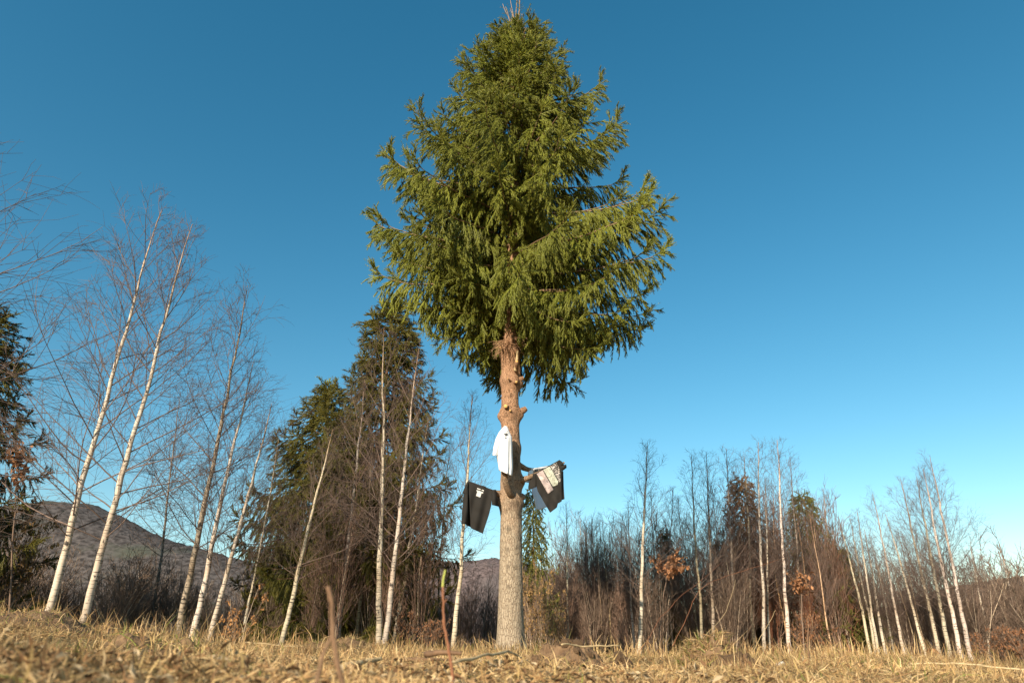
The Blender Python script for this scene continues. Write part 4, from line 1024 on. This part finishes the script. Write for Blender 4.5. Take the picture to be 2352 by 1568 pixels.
def stick(name, pts, r0, r1, m, label, cat='stick', side=()):
    """pts are (px, py, Y); the stick is a tapered knobbly tube"""
    A = np.array([at(*q) for q in pts]); org = A[-1].copy(); A = A - org
    t = np.linspace(0, 1, len(A)); K = 24; s = np.linspace(0, 1, K); P = np.stack([np.interp(s, t, A[:, k]) for k in range(3)], -1)
    for _ in range(3): P[1:-1] = (P[:-2] + 2 * P[1:-1] + P[2:]) / 4
    wv = np.random.default_rng(abs(int(pts[0][0])) + 5); Ls = np.linalg.norm(P[-1] - P[0]); P = P + np.cumsum(wv.normal(0, .0035, P.shape), 0) * Ls
    rg = np.random.default_rng(abs(int(pts[0][0]))); rad = (r0 + (r1 - r0) * s) * (1 + .25 * (np.sin(s * 23 + rg.uniform(0, 6)) > .93))
    V, Q = tubes(P[None], rad[None], 8)
    V = np.vstack([V, V[:8].mean(0), V[-8:].mean(0)]); n0 = len(V) - 2
    T = [((i + 1) % 8, i, n0) for i in range(8)] + [(n0 - 8 + i, n0 - 8 + (i + 1) % 8, n0 + 1) for i in range(8)]
    o = tag(obj(name, None, loc=tuple(org)), label, cat)
    obj('stem', mesh_np('stick_stem', V, T, Q, None, True, [m]), o)
    for sp in side:
        B = np.array([at(*q) for q in sp[0]]) - org; tb = np.linspace(0, 1, len(B)); s2 = np.linspace(0, 1, 10)
        Pb = np.stack([np.interp(s2, tb, B[:, k]) for k in range(3)], -1)
        V, Q = tubes(Pb[None], np.linspace(sp[1], sp[2], 10)[None], 7)
        V = np.vstack([V, V[-7:].mean(0)]); n0 = len(V) - 1; T = [(n0 - 7 + i, n0 - 7 + (i + 1) % 7, n0) for i in range(7)]
        obj(sp[4] if len(sp) > 4 else 'side_shoot', mesh_np('side_shoot', V, T, Q, None, True, [sp[3]]), o)
    return o
stick('upright_stick', [(752, 1346, .85), (762, 1400, .85), (766, 1470, .85), (780, 1530, .85), (796, 1600, .85)], .0024, .0034, M_stickb, 'blurred brown forked stick upright in the left foreground', side=[([(767, 1450, .85), (742, 1500, .84), (722, 1590, .83)], .0018, .0025, M_stickb)])
stick('upright_twig', [(1017, 1345, 1.5), (1020, 1400, 1.5), (1024, 1450, 1.5), (1034, 1500, 1.5), (1046, 1590, 1.5)], .0020, .0034, M_stickr, 'reddish shoot with a yellow green tip in front of the lone birch', 'twig',
      side=[([(1017, 1347, 1.5), (1018, 1330, 1.5), (1023, 1308, 1.5)], .0028, .0020, M_bud, 'green_tip'), ([(1020, 1385, 1.5), (1026, 1375, 1.5)], .0020, .0010, M_stickr)])
def lying(px, Y, lift=.015):
    x = at(px, 1530, Y)[0]; z = gz(x, Y) + lift; f = (z - CAMZ) / Y
    # invert the picture row for that height
    v = (f * CP - SP) / (CP + f * SP); return (px, 784 - v * FPX, Y)
def lying_stick(pxs, Ys, r0, r1, m, label, lift=.02):
    return stick('fallen_stick', [lying(a, b_, lift) for a, b_ in zip(pxs, Ys)], r0, r1, m, label)
lying_stick([930, 985, 1040], [3.6, 3.4, 3.5], .009, .006, M_stickb, 'short dark curved stick lying near the reddish shoot', .05)
lying_stick([980, 1005, 1060], [2.3, 2.2, 2.2], .010, .005, M_stickb, 'dark bent twig lying at the bottom below the trunk', .05)
lying_stick([1040, 1170, 1215], [1.9, 2.3, 2.6], .004, .003, M_stickp, 'pale straw stalk slanting up below the trunk', .05)
lying_stick([790, 830, 875], [2.6, 2.7, 2.8], .011, .007, M_stickp, 'pale weathered root piece in the left foreground', .05)
lying_stick([2090, 2220, 2380], [4.2, 4.0, 3.9], .005, .005, M_stickp, 'long pale stick lying in the grass at the bottom right corner', .04)
lying_stick([1290, 1330, 1420], [3.3, 3.4, 3.5], .004, .003, M_stickp, 'thin pale stalk lying across the brown soil heap', .12)
lying_stick([560, 660, 760], [9.0, 9.1, 9.2], .009, .005, M_stickp, 'pale fallen branch in the grass before the dark spruce', .05)
lying_stick([320, 380, 440], [7.6, 7.8, 8.0], .010, .006, M_stickp, 'pale branch lying at the foot of the second left birch', .05)
stick('arched_bramble', [(1790, 1285, 13), (1700, 1320, 12.5), (1630, 1350, 12), (1585, 1420, 11.5), (1545, 1490, 11)], .0028, .0042, M_stickr, 'red brown bramble arching before the shaded birches, the larger one', 'bramble')
stick('arched_bramble', [(1660, 1290, 13), (1560, 1380, 12), (1500, 1440, 11.5), (1468, 1500, 11)], .0024, .0036, M_stickr, 'thin red bramble leaning right beside the banded birch', 'bramble')
stick('leaning_stick', [(1690, 1330, 12), (1670, 1410, 11.5), (1600, 1470, 11), (1530, 1520, 10.5)], .0022, .004, M_stickp, 'pale stick leaning over the bushy grass heap', 'stick')
stick('leaning_stick', [(1782, 1400, 14), (1750, 1450, 14), (1725, 1498, 14)], .003, .005, M_stickp, 'pale straight stick leaning right of the birch stump', 'stick')
stick('leaning_stick', [(1855, 1415, 5.5), (1857, 1470, 5.4), (1858, 1535, 5.3)], .003, .005, M_stickb, 'thin dark upright stem in the grass left of the pale stone', 'stem')

# ------------------------------------------------------------------ shirts
def conv(reg, sc):
    return lambda x, y: ((reg[0] + x / sc) * .6125, (reg[1] + y / sc) * .6125)
def edge(pts, n):
    p = np.array(pts, float); d = np.concatenate([[0], np.cumsum(np.linalg.norm(np.diff(p, axis=0), axis=1))]); t = np.linspace(0, d[-1], n)
    return np.stack([np.interp(t, d, p[:, 0]), np.interp(t, d, p[:, 1])], -1)
def patch(left, right, yfun, nu=18, nv=26):
    """cloth patch between a left and a right edge (pixels, top to bottom); yfun(px,py,u,v) gives the distance"""
    A = edge(left, nv); B = edge(right, nv); u = np.linspace(0, 1, nu)[None, :, None]
    P = A[:, None] * (1 - u) + B[:, None] * u
    uu = np.broadcast_to(u[..., 0], P.shape[:2]); vv = np.broadcast_to(np.linspace(0, 1, nv)[:, None], P.shape[:2])
    V = at_arr(P[..., 0], P[..., 1], yfun(P[..., 0], P[..., 1], uu, vv)); i = np.arange(nu * nv).reshape(nv, nu)
    Q = np.stack([i[:-1, :-1], i[1:, :-1], i[1:, 1:], i[:-1, 1:]], -1).reshape(-1, 4)
    return V.reshape(-1, 3), Q
def cloth_part(name, parent, geos, m, thick=.004):
    g = Geo(); org = np.array(parent.location)
    for V, Q in geos: g.add(V - org, None, Q)
    o = obj(name, g.mesh(name, [m], True), parent)
    md = o.modifiers.new('thickness', 'SOLIDIFY'); md.thickness = thick; md.offset = 0
    return o
# --- plain black shirt with the small print, on the left limb
c1 = conv((1700, 1780), 6.535)
s1 = tag(obj('black_shirt', None, loc=tuple(at(1105, 1112, 10.36))), 'black T-shirt with a small white and grey print, left of the trunk', 'shirt', 'shirts hung on the sawn limbs')
Y1 = 10.33
def f1(px, py, u, v):
    return Y1 + .022 * np.sin((px - 1065) * .22 + (py - 1105) * .05) * np.clip((py - 1105) / 40, 0, 1) + .010 * np.sin(px * .11 - py * .16) - .05 * np.sin(np.clip((py - 1107) / 110, 0, 1) * 2.6) - .0009 * (1145 - px) * .5
def q1(pts): return [c1(*p_) for p_ in pts]
cloth_part('body', s1, [patch(q1([(375, 145), (390, 400), (405, 800), (425, 1300)]), q1([(965, 362), (945, 560), (930, 740), (870, 980), (720, 1435)]), f1)], M_black)
cloth_part('sleeve', s1, [patch(q1([(955, 362), (945, 560), (945, 735)]), q1([(1045, 358), (1085, 560), (1120, 775)]), lambda px, py, u, v: f1(px, py, u, v) - .045 * np.sin(u * 3.14) + .03 * u, 10, 14),
                          patch(q1([(955, 362), (947, 560), (945, 730)]), q1([(1045, 358), (1085, 560), (1120, 765)]), lambda px, py, u, v: f1(px, py, u, v) + .06 * np.sin(u * 3.14) + .03 * u, 10, 14)], M_black)
cloth_part('back_panel', s1, [patch(q1([(345, 165), (330, 600), (310, 1225)]), q1([(955, 370), (930, 740), (690, 1400)]), lambda px, py, u, v: f1(px, py, u, v) + .03 + .16 * np.sin(v * 1.6) * np.sin(.35 + u * 2.3), 14, 20)], M_black)
cloth_part('sleeve', s1, [patch(q1([(345, 163), (280, 300), (215, 450)]), q1([(375, 150), (345, 300), (310, 462)]), lambda px, py, u, v: f1(px, py, u, v) - .02 * u + .02, 8, 10)], M_black)
cloth_part('side_fold', s1, [patch(q1([(330, 200), (250, 500), (225, 850), (195, 1195)]), q1([(372, 180), (360, 500), (362, 850), (350, 1208)]), lambda px, py, u, v: f1(px, py, u, v) + .035 - .03 * np.sin(u * 3.0), 8, 18)], M_black)
off = lambda f, d: (lambda px, py, u, v: f(px, py, u, v) - d)
cloth_part('collar', s1, [patch(q1([(700, 255), (712, 285)]), q1([(800, 290), (796, 322)]), off(f1, .010), 10, 4)], M_black)
cloth_part('print', s1, [patch(q1([(568, 365), (575, 408)]), q1([(742, 425), (722, 460)]), off(f1, .006), 12, 5), patch(q1([(590, 405), (555, 512)]), q1([(690, 452), (660, 550)]), off(f1, .006), 8, 8)], M_pg, .001)
for k in range(6):
    xa = 588 + k * 28; ya = 318 + k * 9.5
    if k == 3: continue
    cloth_part('print_letter', s1, [patch(q1([(xa, ya), (xa - 3, ya + 24)]), q1([(xa + 22, ya + 7), (xa + 19, ya + 31)]), off(f1, .006), 3, 3)], M_pw, .001)
# --- printed black shirt on the right limb
c2 = conv((1930, 1700), 6.532)
def q2(pts): return [c2(*p_) for p_ in pts]
s2 = tag(obj('printed_shirt', None, loc=tuple(at(1255, 1080, 10.36))), 'black T-shirt with a large pink and grey picture print, right of the trunk', 'shirt', 'shirts hung on the sawn limbs')
def f2(px, py, u, v):
    return 10.30 + .022 * np.sin((px - 1220) * .16 - (py - 1060) * .12) + .008 * np.sin(px * .3 + py * .07) - .03 * np.sin(np.clip((py - 1068) / 110, 0, 1) * 2.4) + .0012 * (px - 1215) * -.4
cloth_part('body', s2, [patch(q2([(525, 480), (535, 790), (560, 910), (790, 1310), (865, 1440)]), q2([(1100, 150), (1150, 430), (1155, 900), (1160, 1165), (1060, 1220), (1035, 1320), (880, 1436)]), f2, 22, 30)], M_black)
cloth_part('back_panel', s2, [patch(q2([(530, 480), (560, 900), (860, 1420)]), q2([(1105, 160), (1150, 700), (1060, 1200)]), lambda px, py, u, v: f2(px, py, u, v) + .03 + .10 * np.sin(v * 1.6) * np.sin(.3 + u * 2.4), 14, 20)], M_black)
cloth_part('sleeve', s2, [patch(q2([(380, 512), (350, 700), (328, 855), (362, 885)]), q2([(530, 480), (532, 650), (534, 770), (532, 815)]), lambda px, py, u, v: f2(px, py, u, v) + .10 - .05 * u + .02 * np.sin(u * 6), 10, 14)], M_black)
cloth_part('sleeve', s2, [patch(q2([(1095, 155), (1105, 260), (1120, 340), (1165, 430)]), q2([(1150, 190), (1215, 280), (1262, 265), (1272, 345)]), lambda px, py, u, v: f2(px, py, u, v) - .05 * np.sin(u * 3.14) + .015 * np.sin(v * 14), 10, 14),
                          patch(q2([(1120, 300), (1130, 370), (1165, 435)]), q2([(1220, 290), (1240, 340), (1180, 420)]), lambda px, py, u, v: f2(px, py, u, v) + .07, 8, 8)], M_black)
cloth_part('side_fold', s2, [patch(q2([(1145, 420), (1150, 800), (1160, 1135)]), q2([(1190, 430), (1200, 800), (1222, 1112)]), lambda px, py, u, v: f2(px, py, u, v) + .035 * u + .02, 6, 16)], M_black)
cloth_part('picture_panel', s2, [patch(q2([(540, 495), (680, 740), (815, 990)]), q2([(685, 402), (820, 640), (958, 888)]), off(f2, .008), 12, 20)], M_p1, .001)
cloth_part('picture_panel', s2, [patch(q2([(698, 398), (830, 620), (940, 812)]), q2([(860, 310), (980, 520), (1068, 690), (1050, 765)]), off(f2, .008), 12, 20)], M_p2, .001)
cloth_part('picture_panel', s2, [patch(q2([(872, 300), (970, 480), (1065, 640), (1080, 715)]), q2([(1020, 215), (1085, 330), (1115, 500), (1128, 690)]), off(f2, .008), 12, 20)], M_p3, .001)
# --- white shirt behind it
s3 = tag(obj('white_shirt', None, loc=tuple(at(1240, 1076, 11.3))), 'white T-shirt mostly in shade behind the printed black shirt', 'shirt', 'shirts hung on the sawn limbs')
def f3(px, py, u, v): return np.interp(px, [1200, 1206, 1222, 1250, 1272], [10.55, 10.64, 10.95, 11.40, 11.70]) - .03 + .012 * np.sin(px * .3 + py * .1) - .03 * np.sin(np.clip((py - 1075) / 100, 0, 1) * 2.4)
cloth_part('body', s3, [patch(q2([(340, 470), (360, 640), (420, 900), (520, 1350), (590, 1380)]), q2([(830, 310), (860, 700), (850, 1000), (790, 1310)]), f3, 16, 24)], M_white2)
cloth_part('sleeve', s3, [patch(q2([(365, 355), (340, 430), (320, 510)]), q2([(460, 358), (470, 430), (470, 500)]), lambda px, py, u, v: f3(px, py, u, v) - .03 - .05 * np.sin(u * 3.14), 8, 8),
                          patch(q2([(340, 500), (290, 600), (225, 700)]), q2([(400, 500), (370, 640), (345, 712)]), lambda px, py, u, v: f3(px, py, u, v) + .12, 8, 8)], M_white)
cloth_part('shoulder', s3, [patch(q2([(455, 360), (462, 420), (470, 470)]), q2([(835, 304), (760, 350), (690, 400)]), lambda px, py, u, v: f3(px, py, u, v) - .04 - .03 * np.sin(v * 3.1), 14, 6)], M_white)
cloth_part('print', s3, [patch(q2([(466, 385), (474, 472)]), q2([(570, 372), (580, 440)]), lambda px, py, u, v: f3(px, py, u, v) - .085, 6, 5), patch(q2([(580, 372), (592, 432)]), q2([(740, 348), (690, 395)]), lambda px, py, u, v: f3(px, py, u, v) - .085, 6, 5)], M_p3, .001)
# --- white shirt pulled over the upright limb
c4 = conv((1820, 1570), 6.031)
def q4(pts): return np.array([c4(*p_) for p_ in pts])
s4 = tag(obj('white_shirt', None, loc=tuple(at(1158, 986, 10.0))), 'sunlit white T-shirt hanging over the upright limb on the trunk', 'shirt', 'shirts hung on the sawn limbs')
Lq = q4([(440, 165), (400, 190), (330, 300), (270, 450), (262, 640), (262, 800), (258, 890), (290, 1000), (312, 1165)])
Rq = q4([(470, 165), (505, 190), (545, 300), (600, 420), (606, 640), (608, 820), (615, 950), (618, 1100), (600, 1285)])
nv, nu = 40, 56
A = edge(Lq, nv); B = edge(Rq, nv)
th = np.linspace(0, 2 * math.pi, nu, endpoint=False); vv = np.linspace(0, 1, nv)[:, None]
fold = 1 + .16 * np.sin(th * 5 + 1.2 + 1.5 * vv) * vv ** .7 + .08 * np.sin(th * 11 + 3 * vv) * vv
cx = (A[:, :1] + B[:, :1]) / 2; hw = (B[:, :1] - A[:, :1]) / 2
pxs = cx + hw * np.cos(th)[None] * (1 + .04 * np.sin(th * 7)[None] * vv); pys = (A[:, 1:] + B[:, 1:]) / 2 + (B[:, 1:] - A[:, 1:]) / 2 * np.cos(th)[None]
dep = (.035 + .085 * np.clip(vv * 3, 0, 1) ** .7)
ys = 10.04 + dep * np.sin(th)[None] * fold
V = at_arr(pxs, pys, ys); i = np.arange(nu * nv).reshape(nv, nu); a_ = i[:-1]; b_ = i[1:]
Q = np.stack([a_, b_, np.roll(b_, -1, 1), np.roll(a_, -1, 1)], -1).reshape(-1, 4)
top = at(*c4(455, 158), 10.04); Vt = np.vstack([V.reshape(-1, 3), top]); org = np.array(s4.location)
T = [(k, (k + 1) % nu, nu * nv) for k in range(nu)]
bd = obj('body', mesh_np('ghost_body', Vt - org, T, Q, None, True, [M_white]), s4)
md = bd.modifiers.new('thickness', 'SOLIDIFY'); md.thickness = .004; md.offset = 0
fl = lambda px, py, u, v: 10.0 - .07 * np.sin(u * 3.14) + .03 * (1 - u)
cloth_part('sleeve', s4, [patch(q4([(400, 200), (310, 300), (235, 450), (185, 640), (163, 825)]), q4([(440, 250), (400, 420), (350, 600), (300, 720), (268, 828)]), lambda px, py, u, v: 10.0 - .08 * np.sin(.4 + u * 2.4) * np.clip(v * 2 + .3, 0, 1), 12, 18),
                          patch(q4([(400, 200), (310, 300), (235, 450), (185, 640), (165, 815)]), q4([(440, 250), (400, 420), (350, 600), (300, 720), (270, 820)]), lambda px, py, u, v: 10.02 + .05 * np.sin(u * 3.14) * v, 12, 18)], M_white)
def onbody(px, py, u, v): 
    k = np.clip((px - c4(255, 0)[0]) / (c4(600, 0)[0] - c4(255, 0)[0]), .02, .98); w = np.clip((py - c4(0, 165)[1]) / 112, 0, 1)
    return 10.04 - (.035 + .085 * np.clip(w * 3, 0, 1) ** .7) * 1.12 * np.sqrt(np.maximum(1 - (2 * k - 1) ** 2, .02)) - .030
for nm, l_, r_, m_ in [('print_letter', [(398, 285), (404, 296)], [(416, 272), (421, 284)], M_pk), ('print_letter', [(424, 268), (428, 280)], [(446, 262), (448, 274)], M_pk), ('print_letter', [(455, 262), (455, 273)], [(474, 264), (472, 275)], M_pk), ('print_letter', [(484, 268), (480, 279)], [(512, 286), (506, 296)], M_pk),
                       ('print', [(414, 335), (418, 362)], [(505, 330), (500, 352)], M_pk), ('print', [(440, 306), (440, 332)], [(490, 304), (490, 332)], M_pg), ('print', [(424, 395), (424, 428)], [(470, 393), (470, 426)], M_pg), ('print', [(445, 362), (442, 378)], [(478, 360), (476, 374)], M_pk)]:
    cloth_part(nm, s4, [patch([c4(*p_) for p_ in l_], [c4(*p_) for p_ in r_], onbody, 5, 4)], m_, .001)
